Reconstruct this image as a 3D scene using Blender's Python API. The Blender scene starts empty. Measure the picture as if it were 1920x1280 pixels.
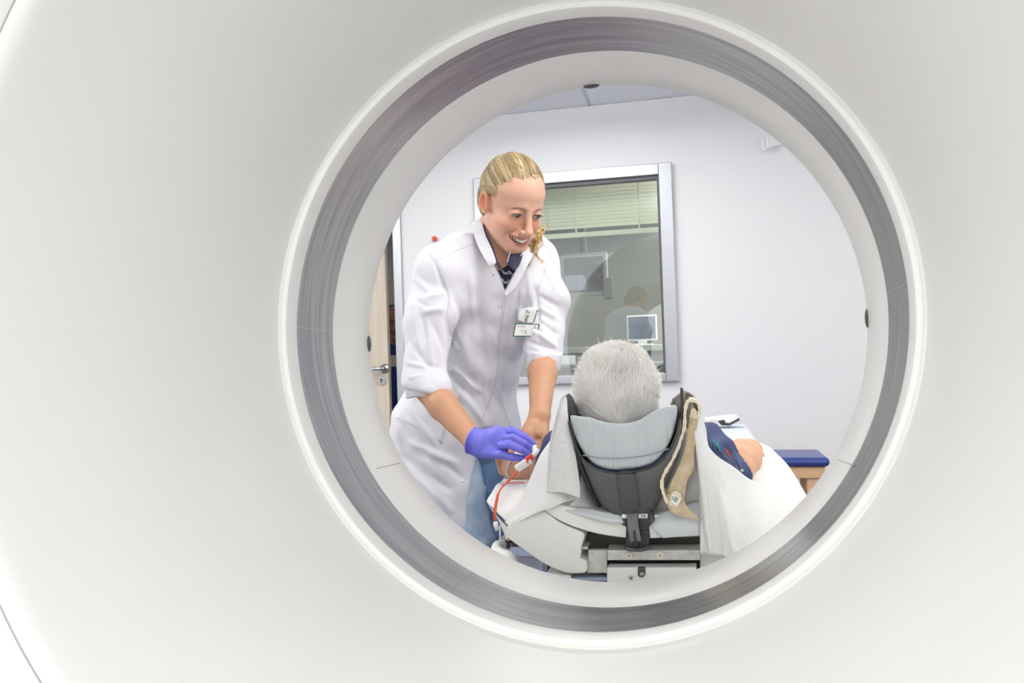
import bpy, math, random
import numpy as np
from mathutils import Vector, Matrix
from mathutils.bvhtree import BVHTree
random.seed(7); RNG = np.random.default_rng(7)
scene = bpy.context.scene
COL = scene.collection
f32 = np.float32

# ------------------------------------------------------------------ camera
F = 1493.33
def cam_axes(yaw=12.83, pitch=0.77, roll=1.95):
    y, p, r = np.radians([yaw, pitch, roll])
    fwd = np.array([-np.sin(y)*np.cos(p), np.cos(y)*np.cos(p), np.sin(p)])
    right = np.array([np.cos(y), np.sin(y), 0.]); up = np.cross(right, fwd)
    return fwd, right*np.cos(r)-up*np.sin(r), up*np.cos(r)+right*np.sin(r)
FW, RT, UP = cam_axes(); CP = np.array([0, 0, 1.12])
def ray(px, py): return FW*F + RT*(px-960) + UP*(640-py)
def P(px, py, Y):
    d = ray(px, py); return CP + d*(Y/d[1])
def proj(p):
    q = np.asarray(p)-CP; z = q@FW
    return np.stack([960+F*(q@RT)/z, 640-F*(q@UP)/z], -1)
cd = bpy.data.cameras.new('camera'); co = bpy.data.objects.new('camera', cd); COL.objects.link(co)
M = Matrix.Identity(4)
for i in range(3):
    M[i][0], M[i][1], M[i][2], M[i][3] = RT[i], UP[i], -FW[i], CP[i]
co.matrix_world = M
cd.sensor_width = 36; cd.lens = F*36/1920; cd.clip_start = .02
cd.dof.use_dof = True; cd.dof.focus_distance = 1.85; cd.dof.aperture_fstop = 9
scene.camera = co

# ------------------------------------------------------------------ materials
def s2l(c):
    if isinstance(c, str):
        c = [int(c[i:i+2], 16)/255 for i in (0, 2, 4)]
    return [((v+.055)/1.055)**2.4 if v > .04045 else v/12.92 for v in c]
def mat(name, col, rough=.5, metal=0., spec=.5, bump=None, var=None, sss=0, coat=0, attr=None, emit=None, alpha=None):
    m = bpy.data.materials.new(name); m.use_nodes = True
    nt = m.node_tree; b = nt.nodes['Principled BSDF']
    c = s2l(col)+[1]
    b.inputs['Base Color'].default_value = c
    b.inputs['Roughness'].default_value = rough
    b.inputs['Metallic'].default_value = metal
    b.inputs['Specular IOR Level'].default_value = spec
    if coat: b.inputs['Coat Weight'].default_value = coat; b.inputs['Coat Roughness'].default_value = .1
    if sss:
        b.inputs['Subsurface Weight'].default_value = sss
        b.inputs['Subsurface Radius'].default_value = (.012, .005, .003)
        b.inputs['Subsurface Scale'].default_value = 1
    tc = nt.nodes.new('ShaderNodeTexCoord')
    def noise(scale, stretch=(1, 1, 1), detail=3):
        mp = nt.nodes.new('ShaderNodeMapping'); mp.inputs['Scale'].default_value = stretch
        nt.links.new(tc.outputs['Object'], mp.inputs['Vector'])
        n = nt.nodes.new('ShaderNodeTexNoise'); n.inputs['Scale'].default_value = scale; n.inputs['Detail'].default_value = detail
        nt.links.new(mp.outputs['Vector'], n.inputs['Vector']); return n
    if bump:
        n = noise(bump[0], bump[2] if len(bump) > 2 else (1, 1, 1))
        bp = nt.nodes.new('ShaderNodeBump'); bp.inputs['Strength'].default_value = 1; bp.inputs['Distance'].default_value = bump[1]
        nt.links.new(n.outputs['Fac'], bp.inputs['Height']); nt.links.new(bp.outputs['Normal'], b.inputs['Normal'])
    if var:   # (other colour, noise scale, stretch)
        n = noise(var[1], var[2] if len(var) > 2 else (1, 1, 1), 5)
        r = nt.nodes.new('ShaderNodeValToRGB'); r.color_ramp.elements[0].position = .35; r.color_ramp.elements[1].position = .65
        r.color_ramp.elements[0].color = c; r.color_ramp.elements[1].color = s2l(var[0])+[1]
        nt.links.new(n.outputs['Fac'], r.inputs['Fac']); nt.links.new(r.outputs['Color'], b.inputs['Base Color'])
    if attr:
        a = nt.nodes.new('ShaderNodeAttribute'); a.attribute_name = attr
        nt.links.new(a.outputs['Color'], b.inputs['Base Color'])
    if emit:
        b.inputs['Emission Color'].default_value = s2l(emit[0])+[1]; b.inputs['Emission Strength'].default_value = emit[1]
    return m

MT = {
 'cover': mat('gantry_white', 'edece8', .34),
 'liner': mat('liner_white', 'f0efec', .35),
 'ring': mat('ring_steel', 'b6b6b7', .27, .85, bump=(3, .0004, (1, 30, 1)), var=('98989c', 4, (1, 25, 1))),
 'wall': mat('wall_paint', 'e7e7e8', .7, bump=(60, .0003)),
 'ceil': mat('ceiling_tile', 'f0f2f8', .8),
 'ceilgrid': mat('ceiling_grid', 'c9cdd6', .6),
 'floor': mat('floor_vinyl', '6c6d75', .5, var=('63656e', 9)),
 'alu': mat('anodised_aluminium', 'b9bbc0', .35, .6, bump=(40, .0002, (1, 1, 20))),
 'alu_dark': mat('grey_seal', '5b5e62', .6),
 'wood': mat('pale_door_wood', 'cfc4b4', .5, var=('c4b7a5', 6, (8, 8, .6))),
 'woodf': mat('beech_frame', 'd8b48c', .45, var=('cda67b', 8, (.5, 6, 6))),
 'steel': mat('satin_steel', 'b8b8b8', .3, 1),
 'navyvinyl': mat('blue_vinyl', '2c3f83', .28, bump=(70, .0004)),
 'blueplastic': mat('pale_blue_pad', 'ced8e6', .5),
 'coat': mat('white_cotton_coat', 'e3e3ea', .8, bump=(900, .00025)),
 'sheet': mat('white_cotton_sheet', 'e2e2e1', .85, bump=(700, .0003)),
 'towel': mat('grey_towel', 'dededd', .9, bump=(600, .0005), var=('d2d2d2', 220)),
 'felt': mat('beige_felt', 'cfc0a4', .95, bump=(300, .0009), var=('baa888', 60)),
 'felt_edge': mat('cream_felt_edge', 'e2d6bd', .95, bump=(300, .0006)),
 'jeans': mat('blue_denim', '97aec6', .85, bump=(500, .0004), var=('b0c2d3', 25)),
 'jeans2': mat('dark_blue_denim', '7592b6', .85, bump=(500, .0004), var=('5f7da8', 18)),
 'glove': mat('violet_nitrile', '7373dc', .42, sss=.1, bump=(90, .0003)),
 'cushion': mat('grey_foam_vinyl', 'b9c0c3', .42, bump=(130, .005, (1, .5, .10))),
 'shell': mat('charcoal_carbon_shell', '4a4b4d', .38, spec=.5),
 'black': mat('black_plastic', '2b2c30', .4),
 'blackrub': mat('dark_grey_strap', '4b4c4e', .6),
 'strapmesh': mat('woven_grey_strap', '77777a', .8, bump=(900, .0012)),
 'tplastic': mat('table_white_plastic', 'e8e9e4', .4),
 'galv': mat('galvanised_steel', 'cfcfca', .45, .35, var=('bcbcb7', 60)),
 'darkmetal': mat('dark_tray_metal', '46443f', .5, .3),
 'cream': mat('cream_screw', 'd6cfc0', .5),
 'orange': mat('orange_tube', 'd8623a', .3, spec=.6),
 'red': mat('red_clip', 'd9482a', .35),
 'clear': mat('milky_plastic', 'f0f0ee', .25),
 'card': mat('badge_card', 'f2f3f1', .35),
 'green': mat('badge_green', '2c6a49', .4),
 'ink': mat('black_ink', '26282a', .6),
 'inkgrey': mat('grey_ink', '7a7d7f', .6),
 'darkred': mat('dark_red_plastic', '7c2f28', .4),
 'teeth': mat('tooth_enamel', 'f3eee3', .2, sss=.1),
 'mouth': mat('mouth_inside', '5a2521', .5),
 'eyewhite': mat('eye_white', 'c6c1bd', .15),
 'iris': mat('grey_blue_iris', '4e5c66', .15),
 'pupil': mat('black_pupil', '0c0c0e', .1),
 'lash': mat('dark_lashes', '3a2a22', .7),
 'scrubs': mat('blue_scrubs', '2f4f9c', .85),
 'blind': mat('cream_blind', 'e8e8d6', .6),
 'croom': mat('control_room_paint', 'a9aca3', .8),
 'desk': mat('desk_grey', 'b4b7b0', .5),
 'screen': mat('lit_screen', '202428', .3, emit=('a9b6cc', .35)),
 'monitor': mat('monitor_grey', '9a9d9c', .5),
 'greybox': mat('grey_case', '767874', .5),
 'redk': mat('red_plastic', 'd4543b', .4),
 'whitep': mat('white_plastic', 'f4f4f4', .35),
 'brown': mat('brown_lining', '7d7268', .7),
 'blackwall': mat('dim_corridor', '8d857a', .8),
 'bluegrey': mat('blue_grey_cover', '98a3bb', .5),
}
# attribute driven ones
MT['skin'] = mat('skin', 'd9a88c', .45, attr='Col', sss=.18, spec=.4)
MT['skin2'] = mat('older_skin', 'cfa286', .5, attr='Col', sss=.15, spec=.4)
MT['hair'] = mat('blond_hair', 'c8ab78', .38, attr='Col', spec=.5)
MT['whair'] = mat('white_hair', 'f2f0ec', .5, attr='Col', spec=.4)
MT['fabric_attr'] = mat('navy_print_fabric', '333a5c', .85, attr='Col', bump=(500, .0003))

# ------------------------------------------------------------------ mesh helpers
def link(name, V, Fc, m=None, parent=None, smooth=True, col=None):
    me = bpy.data.meshes.new(name)
    V = np.asarray(V, float); me.from_pydata(V.tolist(), [], [tuple(map(int, f)) for f in Fc]); me.update()
    if smooth: me.polygons.foreach_set('use_smooth', [True]*len(me.polygons))
    if m:
        for mm in (m if isinstance(m, (list, tuple)) else [m]): me.materials.append(MT[mm] if isinstance(mm, str) else mm)
    if col is not None:
        a = me.color_attributes.new('Col', 'FLOAT_COLOR', 'POINT')
        c = np.ones((len(V), 4), f32); c[:, :3] = col
        a.data.foreach_set('color', c.ravel())
    o = bpy.data.objects.new(name, me); COL.objects.link(o)
    if parent: o.parent = parent; o.matrix_parent_inverse = Matrix.Translation(-parent.location)
    return o
def thing(name, label, cat, loc=(0, 0, 0), group=None):
    o = bpy.data.objects.new(name, None); COL.objects.link(o); o.location = [float(v) for v in loc]; o.empty_display_size = .05
    o['label'] = label; o['category'] = cat
    if group: o['group'] = group
    return o
def tag(o, label, cat, group=None):
    o['label'] = label; o['category'] = cat
    if group: o['group'] = group
    return o
def struct(o): o['kind'] = 'structure'; return o
class MB:
    def __init__(s): s.v = []; s.f = []
    def add(s, V, Fc):
        n = len(s.v); s.v.extend(np.asarray(V, float).tolist()); s.f.extend([tuple(i+n for i in f) for f in Fc]); return s
    def build(s, name, m, parent=None, smooth=False, bevel=0, seg=2, col=None):
        o = link(name, s.v, s.f, m, parent, smooth, col)
        if bevel:
            b = o.modifiers.new('b', 'BEVEL'); b.width = bevel; b.segments = seg; b.limit_method = 'ANGLE'; b.angle_limit = .6
            o.data.polygons.foreach_set('use_smooth', [True]*len(o.data.polygons))
            w = o.modifiers.new('w', 'WEIGHTED_NORMAL'); w.keep_sharp = True
        return o
    def box(s, lo, hi, R=None, c=None):
        lo = np.asarray(lo, float); hi = np.asarray(hi, float)
        V = np.array([[(lo, hi)[i][0], (lo, hi)[j][1], (lo, hi)[k][2]] for i in (0, 1) for j in (0, 1) for k in (0, 1)])
        if R is not None: V = V@np.asarray(R).T + np.asarray(c)
        return s.add(V, [(0, 1, 3, 2), (4, 6, 7, 5), (0, 4, 5, 1), (2, 3, 7, 6), (0, 2, 6, 4), (1, 5, 7, 3)])
    def tube(s, pts, r, n=10, cap=True, flat=1., up=None):
        pts = np.asarray(pts, float); m = len(pts); r = np.broadcast_to(np.asarray(r, float), (m,))
        T = np.gradient(pts, axis=0); T /= np.linalg.norm(T, axis=1)[:, None]+1e-12
        u = np.array(up if up is not None else [0.123, .2, 1.]); V = []
        for i in range(m):
            a = np.cross(T[i], u); 
            if np.linalg.norm(a) < 1e-4: a = np.cross(T[i], [1, 0, 0])
            a /= np.linalg.norm(a); b = np.cross(T[i], a)
            if up is None: u = b*1.0 if i else u; u = np.cross(a, T[i])
            for k in range(n):
                t = 2*math.pi*k/n; V.append(pts[i]+r[i]*(a*math.cos(t)+b*flat*math.sin(t)))
        Fc = [(i*n+k, i*n+(k+1) % n, (i+1)*n+(k+1) % n, (i+1)*n+k) for i in range(m-1) for k in range(n)]
        if cap: Fc += [tuple(range(n))[::-1], tuple((m-1)*n+k for k in range(n))]
        return s.add(V, Fc)
    def sphere(s, c, r, nu=16, nv=10, R=None):
        r = np.broadcast_to(np.asarray(r, float), (3,)); V = []
        for j in range(nv+1):
            for i in range(nu):
                th = math.pi*j/nv; ph = 2*math.pi*i/nu
                V.append([math.sin(th)*math.cos(ph), math.sin(th)*math.sin(ph), math.cos(th)])
        V = np.array(V)*r
        if R is not None: V = V@np.asarray(R).T
        return s.add(V+np.asarray(c), [(j*nu+i, (j+1)*nu+i, (j+1)*nu+(i+1) % nu, j*nu+(i+1) % nu) for j in range(nv) for i in range(nu)])
    def cyl(s, a, b, r, n=24): return s.tube([a, b], r, n)
def smooth_path(pts, n=10):
    """Catmull-Rom through the points"""
    p = np.asarray(pts, float); q = np.vstack([2*p[0]-p[1], p, 2*p[-1]-p[-2]]); out = []
    for i in range(1, len(q)-2):
        for t in np.linspace(0, 1, n, endpoint=False):
            out.append(.5*((2*q[i])+(-q[i-1]+q[i+1])*t+(2*q[i-1]-5*q[i]+4*q[i+1]-q[i+2])*t*t+(-q[i-1]+3*q[i]-3*q[i+1]+q[i+2])*t**3))
    out.append(p[-1]); return np.array(out)
def patch(ctrl, name, m, parent=None, n=10, thick=.002, noise=None, col=None, wave=None):
    """cloth or panel through a grid of 3-D points, given real thickness"""
    rows = [smooth_path(r, n) for r in ctrl]; A = np.array(rows)
    G = np.array([smooth_path(A[:, j], n) for j in range(A.shape[1])]).transpose(1, 0, 2)
    a, b = G.shape[:2]
    du = np.gradient(G, axis=0); dv = np.gradient(G, axis=1); N = np.cross(du, dv); N /= np.linalg.norm(N, axis=2)[:, :, None]+1e-12
    if wave is not None: G = G+N*wave(np.linspace(0, 1, a)[:, None], np.linspace(0, 1, b)[None, :])[:, :, None]
    idx = np.arange(a*b).reshape(a, b)
    Fc = np.stack([idx[:-1, :-1], idx[1:, :-1], idx[1:, 1:], idx[:-1, 1:]], -1).reshape(-1, 4)
    o = link(name, G.reshape(-1, 3), Fc, m, parent, True, col)
    s = o.modifiers.new('s', 'SOLIDIFY'); s.thickness = thick; s.offset = 0
    return o
def pp(rows): return [[P(*q) for q in r] for r in rows]

# ------------------------------------------------------------------ implicit surfaces
def axis(lo, hi, base, dense=()):
    out = [lo]; 
    while out[-1] < hi:
        x = out[-1]; st = base
        for a, b, s in dense:
            if a <= x < b: st = min(st, s)
            elif x < a < x+st: st = max(min(st, a-x), s)
        out.append(x+st)
    return np.array(out, f32)
def smin(a, b, k):
    if k <= 0: return np.minimum(a, b)
    h = np.maximum(k-np.abs(a-b), 0)/k; return np.minimum(a, b)-h*h*k*f32(.25)
class Field:
    def __init__(s, xs, ys, zs):
        s.ax = (xs, ys, zs); s.D = np.full((len(xs), len(ys), len(zs)), .5, f32)
    def blk(s, lo, hi, m):
        sl = tuple(slice(max(0, int(np.searchsorted(a, lo[i]-m))-1), int(np.searchsorted(a, hi[i]+m))+1) for i, a in enumerate(s.ax))
        X = s.ax[0][sl[0]][:, None, None]; Y = s.ax[1][sl[1]][None, :, None]; Z = s.ax[2][sl[2]][None, None, :]
        return sl, X, Y, Z
    def op(s, fn, lo, hi, k=.01, mode='+', m=None):
        m = k+.012 if m is None else m
        sl, X, Y, Z = s.blk(lo, hi, m)
        if 0 in s.D[sl].shape: return s
        d = fn(X, Y, Z).astype(f32)
        if mode == '+': s.D[sl] = smin(s.D[sl], d, k)
        elif mode == '-': s.D[sl] = -smin(-s.D[sl], d, k)
        elif mode == '&': s.D[sl] = -smin(-s.D[sl], -d, k)
        return s
    # primitives, all in world space
    def cap(s, a, b, ra, rb=None, k=.01, mode='+'):
        a = np.asarray(a, float); b = np.asarray(b, float); rb = ra if rb is None else rb; ba = b-a; l2 = max(ba@ba, 1e-9)
        def fn(X, Y, Z):
            x, y, z = X-f32(a[0]), Y-f32(a[1]), Z-f32(a[2])
            t = np.clip((x*f32(ba[0])+y*f32(ba[1])+z*f32(ba[2]))/f32(l2), 0, 1)
            return np.sqrt((x-t*f32(ba[0]))**2+(y-t*f32(ba[1]))**2+(z-t*f32(ba[2]))**2)-(f32(ra)+t*f32(rb-ra))
        r = max(ra, rb); return s.op(fn, np.minimum(a, b)-r, np.maximum(a, b)+r, k, mode)
    def chain(s, pts, rs, k=.01, mode='+', kk=None):
        for i in range(len(pts)-1): s.cap(pts[i], pts[i+1], rs[i], rs[i+1], k if i == 0 or kk is None else kk, mode)
        return s
    def ell(s, c, r, R=None, k=.01, mode='+'):
        c = np.asarray(c, float); r = np.asarray(r, float); R = np.eye(3) if R is None else np.asarray(R)
        def fn(X, Y, Z):
            x, y, z = X-f32(c[0]), Y-f32(c[1]), Z-f32(c[2]); q = [x*f32(R[0, i])+y*f32(R[1, i])+z*f32(R[2, i]) for i in range(3)]
            k0 = np.sqrt(sum((q[i]/f32(r[i]))**2 for i in range(3))); k1 = np.sqrt(sum((q[i]/f32(r[i]**2))**2 for i in range(3)))+f32(1e-6)
            return k0*(k0-1)/k1
        e = np.sqrt((np.asarray(R)**2)@(r**2)); return s.op(fn, c-e, c+e, k, mode)
    def ecap(s, a, b, ra, rb, xdir, k=.02, mode='+'):
        """tapered capsule of elliptical section; ra, rb = (half width along xdir, half depth)"""
        a = np.asarray(a, float); b = np.asarray(b, float); w = b-a; L = np.linalg.norm(w); w = w/L
        x = np.asarray(xdir, float); x = x-w*(x@w); x /= np.linalg.norm(x); y = np.cross(w, x)
        def fn(X, Y, Z):
            dx, dy, dz = X-f32(a[0]), Y-f32(a[1]), Z-f32(a[2])
            g = lambda v: dx*f32(v[0])+dy*f32(v[1])+dz*f32(v[2])
            tw = g(w); t = np.clip(tw/f32(L), 0, 1); e = tw-t*f32(L)
            rx = f32(ra[0])+t*f32(rb[0]-ra[0]); ry = f32(ra[1])+t*f32(rb[1]-ra[1]); rm = np.minimum(rx, ry)
            u, v = g(x), g(y); k0 = np.sqrt((u/rx)**2+(v/ry)**2+(e/rm)**2)
            k1 = np.sqrt((u/rx**2)**2+(v/ry**2)**2+(e/rm**2)**2)+f32(1e-6)
            return k0*(k0-1)/k1
        r = max(*ra, *rb); return s.op(fn, np.minimum(a, b)-r, np.maximum(a, b)+r, k, mode)
    def planes(s, ps, lo, hi, k=.004, mode='-'):
        """convex region: list of (point, outward normal)"""
        def fn(X, Y, Z):
            d = None
            for q, n in ps:
                n = np.asarray(n, float); n = n/np.linalg.norm(n); e = X*f32(n[0])+Y*f32(n[1])+Z*f32(n[2])-f32(n@np.asarray(q))
                d = e if d is None else np.maximum(d, e)
            return d
        return s.op(fn, np.asarray(lo), np.asarray(hi), k, mode)
    def mesh(s):
        D = s.D; S = D < 0; xs, ys, zs = s.ax
        c = S[:-1, :-1, :-1]; o = c.copy(); a = c.copy()
        for i in (0, 1):
            for j in (0, 1):
                for k in (0, 1):
                    q = S[i:S.shape[0]-1+i, j:S.shape[1]-1+j, k:S.shape[2]-1+k]; o |= q; a &= q
        act = o & ~a; shp = act.shape; ids = np.flatnonzero(act); I, J, K = np.unravel_index(ids, shp)
        ps = np.zeros((len(ids), 3)); cnt = np.zeros(len(ids))
        cx = [(i, j, k) for i in (0, 1) for j in (0, 1) for k in (0, 1)]
        val = {q: D[I+q[0], J+q[1], K+q[2]].astype(float) for q in cx}
        for q in cx:
            for ax in range(3):
                if q[ax]: continue
                r = list(q); r[ax] = 1; r = tuple(r); v0, v1 = val[q], val[r]; m = (v0 < 0) != (v1 < 0)
                t = np.where(m, v0/np.where(m, v0-v1, 1), 0)
                pt = np.zeros((len(ids), 3)); pt += np.array(q); pt[:, ax] = t
                ps += pt*m[:, None]; cnt += m
        ps /= cnt[:, None]
        V = np.stack([xs[I]+ps[:, 0]*(xs[I+1]-xs[I]), ys[J]+ps[:, 1]*(ys[J+1]-ys[J]), zs[K]+ps[:, 2]*(zs[K+1]-zs[K])], -1)
        Q = []
        def vid(i, j, k): return np.searchsorted(ids, np.ravel_multi_index((i, j, k), shp))
        for ax in range(3):
            s0 = [slice(1, -1)]*3; s1 = [slice(1, -1)]*3; s0[ax] = slice(0, -1); s1[ax] = slice(1, None)
            A, B = S[tuple(s0)], S[tuple(s1)]; e = np.argwhere(A != B)
            if not len(e): continue
            off = [1, 1, 1]; off[ax] = 0; e0 = e+np.array(off); ins = A[tuple(e.T)]
            b, c2 = [(1, 2), (2, 0), (0, 1)][ax]; cs = []
            for db, dc in ((-1, -1), (0, -1), (0, 0), (-1, 0)):
                g = e0.copy(); g[:, b] += db; g[:, c2] += dc; cs.append(vid(*g.T))
            q = np.stack(cs, -1); q[~ins] = q[~ins][:, ::-1]; Q.append(q)
        return V, np.concatenate(Q)
def vnormals(V, Q):
    N = np.zeros_like(V); n = np.cross(V[Q[:, 2]]-V[Q[:, 0]], V[Q[:, 3]]-V[Q[:, 1]])
    for k in range(4): np.add.at(N, Q[:, k], n)
    return N/(np.linalg.norm(N, axis=1)[:, None]+1e-12)
def relax(V, Q, it=2, w=.5):
    for _ in range(it):
        A = np.zeros_like(V); c = np.zeros(len(V))
        for k in range(4):
            for d in (1, 3): np.add.at(A, Q[:, k], V[Q[:, (k+d) % 4]]); np.add.at(c, Q[:, k], 1)
        V = V*(1-w)+w*A/c[:, None]
    return V
def vnoise(p, sc, seed=0):
    """cheap smooth noise: sum of random plane waves"""
    r = np.random.default_rng(seed); out = 0
    for _ in range(14):
        k = r.normal(size=3); k *= sc*(.5+r.random())/np.linalg.norm(k); out = out+np.sin(p@k*6.283+r.random()*6.283)
    return out/3.7
def folds(V, N, lst, facing=True):
    """creases of a worn cloth: (x0,y0,x1,y1, width px, depth mm) run along the body there"""
    uv = proj(V); d = np.zeros(len(V)); toward = ((CP-V)*N).sum(1) > 0
    for x0, y0, x1, y1, w, dep in lst:
        a = np.array([x0, y0]); b = np.array([x1, y1]); L = b-a; t = ((uv-a)@L)/(L@L); tc = np.clip(t, 0, 1)
        q = uv-a-tc[:, None]*L; dd = np.hypot(q[:, 0], q[:, 1]); taper = np.sqrt(np.clip(1-(2*tc-1)**2, 0, 1))*.8+.2
        d += dep*.001*taper*np.exp(-(dd/w)**2)*((tc > 0) | True)
    return V+N*(np.clip(d, -.0065, .008)*toward)[:, None]
def bvh(V, Q): return BVHTree.FromPolygons([Vector(v) for v in V], [tuple(map(int, q)) for q in Q])
def hit(tree, px, py):
    d = Vector(ray(px, py)).normalized(); r = tree.ray_cast(Vector(CP), d)
    return (np.array(r[0]), np.array(r[1])) if r[0] is not None else (None, None)
def surf_line(tree, pts, lift=.0008, n=8):
    out = []
    for q in smooth_path(np.array([[a, b, 0] for a, b in pts], float), n):
        h, nn = hit(tree, q[0], q[1])
        if h is not None: out.append(h+nn*(lift if (nn@(CP-h)) > 0 else -lift))
    return np.array(out)

# ------------------------------------------------------------------ CT gantry
GA = np.array([0.01602588, 0.99913155, -0.03846193]); GA /= np.linalg.norm(GA)
G0 = np.array([-0.14630776, 0.99183661, 1.15926422])
GE1 = np.cross(GA, [0, 0, 1]); GE1 /= np.linalg.norm(GE1); GE2 = np.cross(GE1, GA)
R0 = .39
def revolve(name, prof, m, parent, n=192, th0=0, th1=2*math.pi, smooth=True, close=True):
    full = abs(th1-th0-2*math.pi) < 1e-6; k = n if full else n+1
    V = [G0+GA*t+r*(GE1*math.cos(a)+GE2*math.sin(a)) for t, r in prof for a in [th0+(th1-th0)*i/n for i in range(k)]]
    m_ = len(prof); Fc = [(j*k+i, j*k+(i+1) % k, (j+1)*k+(i+1) % k, (j+1)*k+i) for j in range(m_-1) for i in range(k if full else k-1)]
    o = link(name, V, Fc, m, parent, smooth)
    if smooth:
        o.data.set_sharp_from_angle(angle=.6)
    return o
gantry = thing('ct_gantry', 'white ring-shaped scanner tunnel with a grey metal band around its opening', 'scanner', (float(G0[0]), 1.2, 0))
# funnel on the camera's side
fp = []
for u in np.linspace(0, 1, 40):
    t = -.016-.379*u; r = .402+.03*u+.074*u**2.4
    fp.append((t, r))
fp += [(-.402, .512), (-.405, .520)]
revolve('funnel_cover', [(-.0135, .3995)]+fp, 'cover', gantry)
revolve('rear_cover', [(-.390, .521), (-.404, .523), (-.412, .532), (-.413, .55), (-.408, .62), (-.395, .72), (-.36, .84), (-.30, .93), (-.18, .98), (.0, 1.0), (.3, 1.0)], 'cover', gantry)
revolve('groove_seal', [(-.396, .507), (-.388, .514), (-.390, .523)], 'alu_dark', gantry)
revolve('rim_lip', [(-.014, .402), (-.016, .397), (-.014, .3915), (-.009, .390), (.0125, .390), (.0135, .394)], 'liner', gantry)
revolve('metal_band', [(.0135, .3915), (.0142, .3905), (.1235, .3905), (.125, .392)], 'ring', gantry)
# two joints of the metal band
revolve('bore_liner', [(.1255, .3925), (.1262, .3897), (.1275, .3895), (.150, .3895), (.152, .3888), (.200, .3888), (.2545, .3888), (.2575, .3905), (.30, .415), (.36, .455), (.43, .52), (.455, .56)], 'liner', gantry)
revolve('front_cover', [(.455, .56), (.458, .60), (.458, .80), (.44, .90), (.39, .97), (.3, 1.0)], 'cover', gantry)
def bore_pt(px, py):
    d = ray(px, py); q = CP-G0; a = d-GA*(d@GA); b = q-GA*(q@GA)
    A, B, Cc = a@a, 2*a@b, b@b-.3888**2; s = (-B+math.sqrt(max(0, B*B-4*A*Cc)))/(2*A); return CP+d*s
def band_mark(pxa, pya, pxb, pyb, w, m, nm, rad=.3895, lift=.0006):
    a, b = bore_pt(pxa, pya), bore_pt(pxb, pyb); out = []
    for q in (a, b):
        t = (q-G0)@GA; rr = q-G0-GA*t; rr /= np.linalg.norm(rr); out.append((t, rr))
    V = []; (t0, r0), (t1, r1) = out
    for k in range(9):
        u = k/8; t = t0+(t1-t0)*u; rr = r0+(r1-r0)*u; rr /= np.linalg.norm(rr); sd = np.cross(rr, GA)
        c = G0+GA*t+rr*(rad-lift)
        V += [c-sd*w/2, c+sd*w/2, c+sd*w/2+rr*lift*2, c-sd*w/2+rr*lift*2]
    Fc = [(k*4+i, k*4+(i+1) % 4, k*4+4+(i+1) % 4, k*4+4+i) for k in range(8) for i in range(4)]
    return link(nm, V, Fc, m, gantry, False)
MT['seam'] = mat('seam_light', 'b7b8b6', .5); MT['seam2'] = mat('liner_seam', 'a6a6a2', .7)
for a in (math.pi*.995, math.pi*.02, math.pi*1.35):
    rr = lambda w: [G0+GA*t+.3899*(GE1*math.cos(a+w)+GE2*math.sin(a+w)) for t in (.015, .123)]
    V = rr(-.0012)+rr(.0012); link('band_joint', V, [(0, 1, 3, 2)], 'seam', gantry, False)
band_mark(706, 878, 750, 868, .0012, 'seam2', 'liner_joint', .3888, .0003)
band_mark(1571, 862, 1600, 872, .0012, 'seam2', 'liner_joint', .3888, .0003)
# small sensor windows set into the inner edge
for (px, py, ln) in ((1108, 159, .018), (689, 644, .02), (1626, 597, .02)):
    q = bore_pt(px, py); t = .2515; rr = q-G0; rr -= GA*(rr@GA); rr /= np.linalg.norm(rr); sd = np.cross(rr, GA)
    c = G0+GA*t+rr*.3885; R = np.stack([sd, GA, rr], -1)
    mb = MB(); mb.sphere(c, (ln/2+.004, .006, .0035), 24, 12, R)
    w = mb.build('sensor_window', 'shell', gantry, True)
    w['label'] = 'dark oval sensor window in the white liner'

# ------------------------------------------------------------------ room
WY = 4.3
zc = float(P(1100, 198, WY)[2])
wxr = (P(1257, 305, WY)[0]+P(1276, 712, WY)[0])/2; wxl = P(890, 338, WY)[0]
wzt = (P(1257, 305, WY)[2]+P(1040, 325, WY)[2])/2; wzb = P(1276, 714, WY)[2]
dxr = P(755, 500, WY)[0]; dzt = 2.12
XL, XR, YB = -2.7, 3.0, -2.4
def wall_quad(mb, x0, x1, z0, z1, y0=WY, y1=WY+.12): mb.box((x0, y0, z0), (x1, y1, z1))
mb = MB()
wall_quad(mb, wxr, XR, 0, zc); wall_quad(mb, wxl, wxr, 0, wzb); wall_quad(mb, wxl, wxr, wzt, zc)
wall_quad(mb, dxr, wxl, 0, zc); wall_quad(mb, dxr-1.0, dxr, dzt, zc); wall_quad(mb, XL, dxr-1.0, 0, zc)
struct(mb.build('wall_back', 'wall'))
mb = MB(); mb.box((XL-.1, YB, 0), (XL, 7.2, zc)); struct(mb.build('wall_left', 'wall'))
mb = MB(); mb.box((XR, YB, 0), (XR+.1, 7.2, zc)); struct(mb.build('wall_right', 'wall'))
mb = MB(); mb.box((XL, YB, -.1), (XR, 7.2, 0)); struct(mb.build('floor', 'floor'))
mb = MB(); mb.box((XL, YB, zc), (XR, 7.2, zc+.1))
cl = struct(mb.build('ceiling', 'ceil'))
mb = MB()
gx = P(1092, 180, WY-.3)[0]
for k in range(-4, 7):
    x = gx+k*.625
    if XL < x < XR: mb.box((x-.006, YB, zc-.004), (x+.006, WY, zc-.0005))
for k in range(8):
    y = WY-.62*k-.004; mb.box((XL, y-.012, zc-.004), (XR, y, zc-.0005))
struct(mb.build('trim_1', 'ceilgrid'))
mb = MB(); mb.box((XL, WY-.012, 0), (dxr-1.0, WY, .1)); mb.box((dxr+.06, WY-.012, 0), (XR, WY, .1)); struct(mb.build('baseboard_back', 'bluegrey'))
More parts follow.
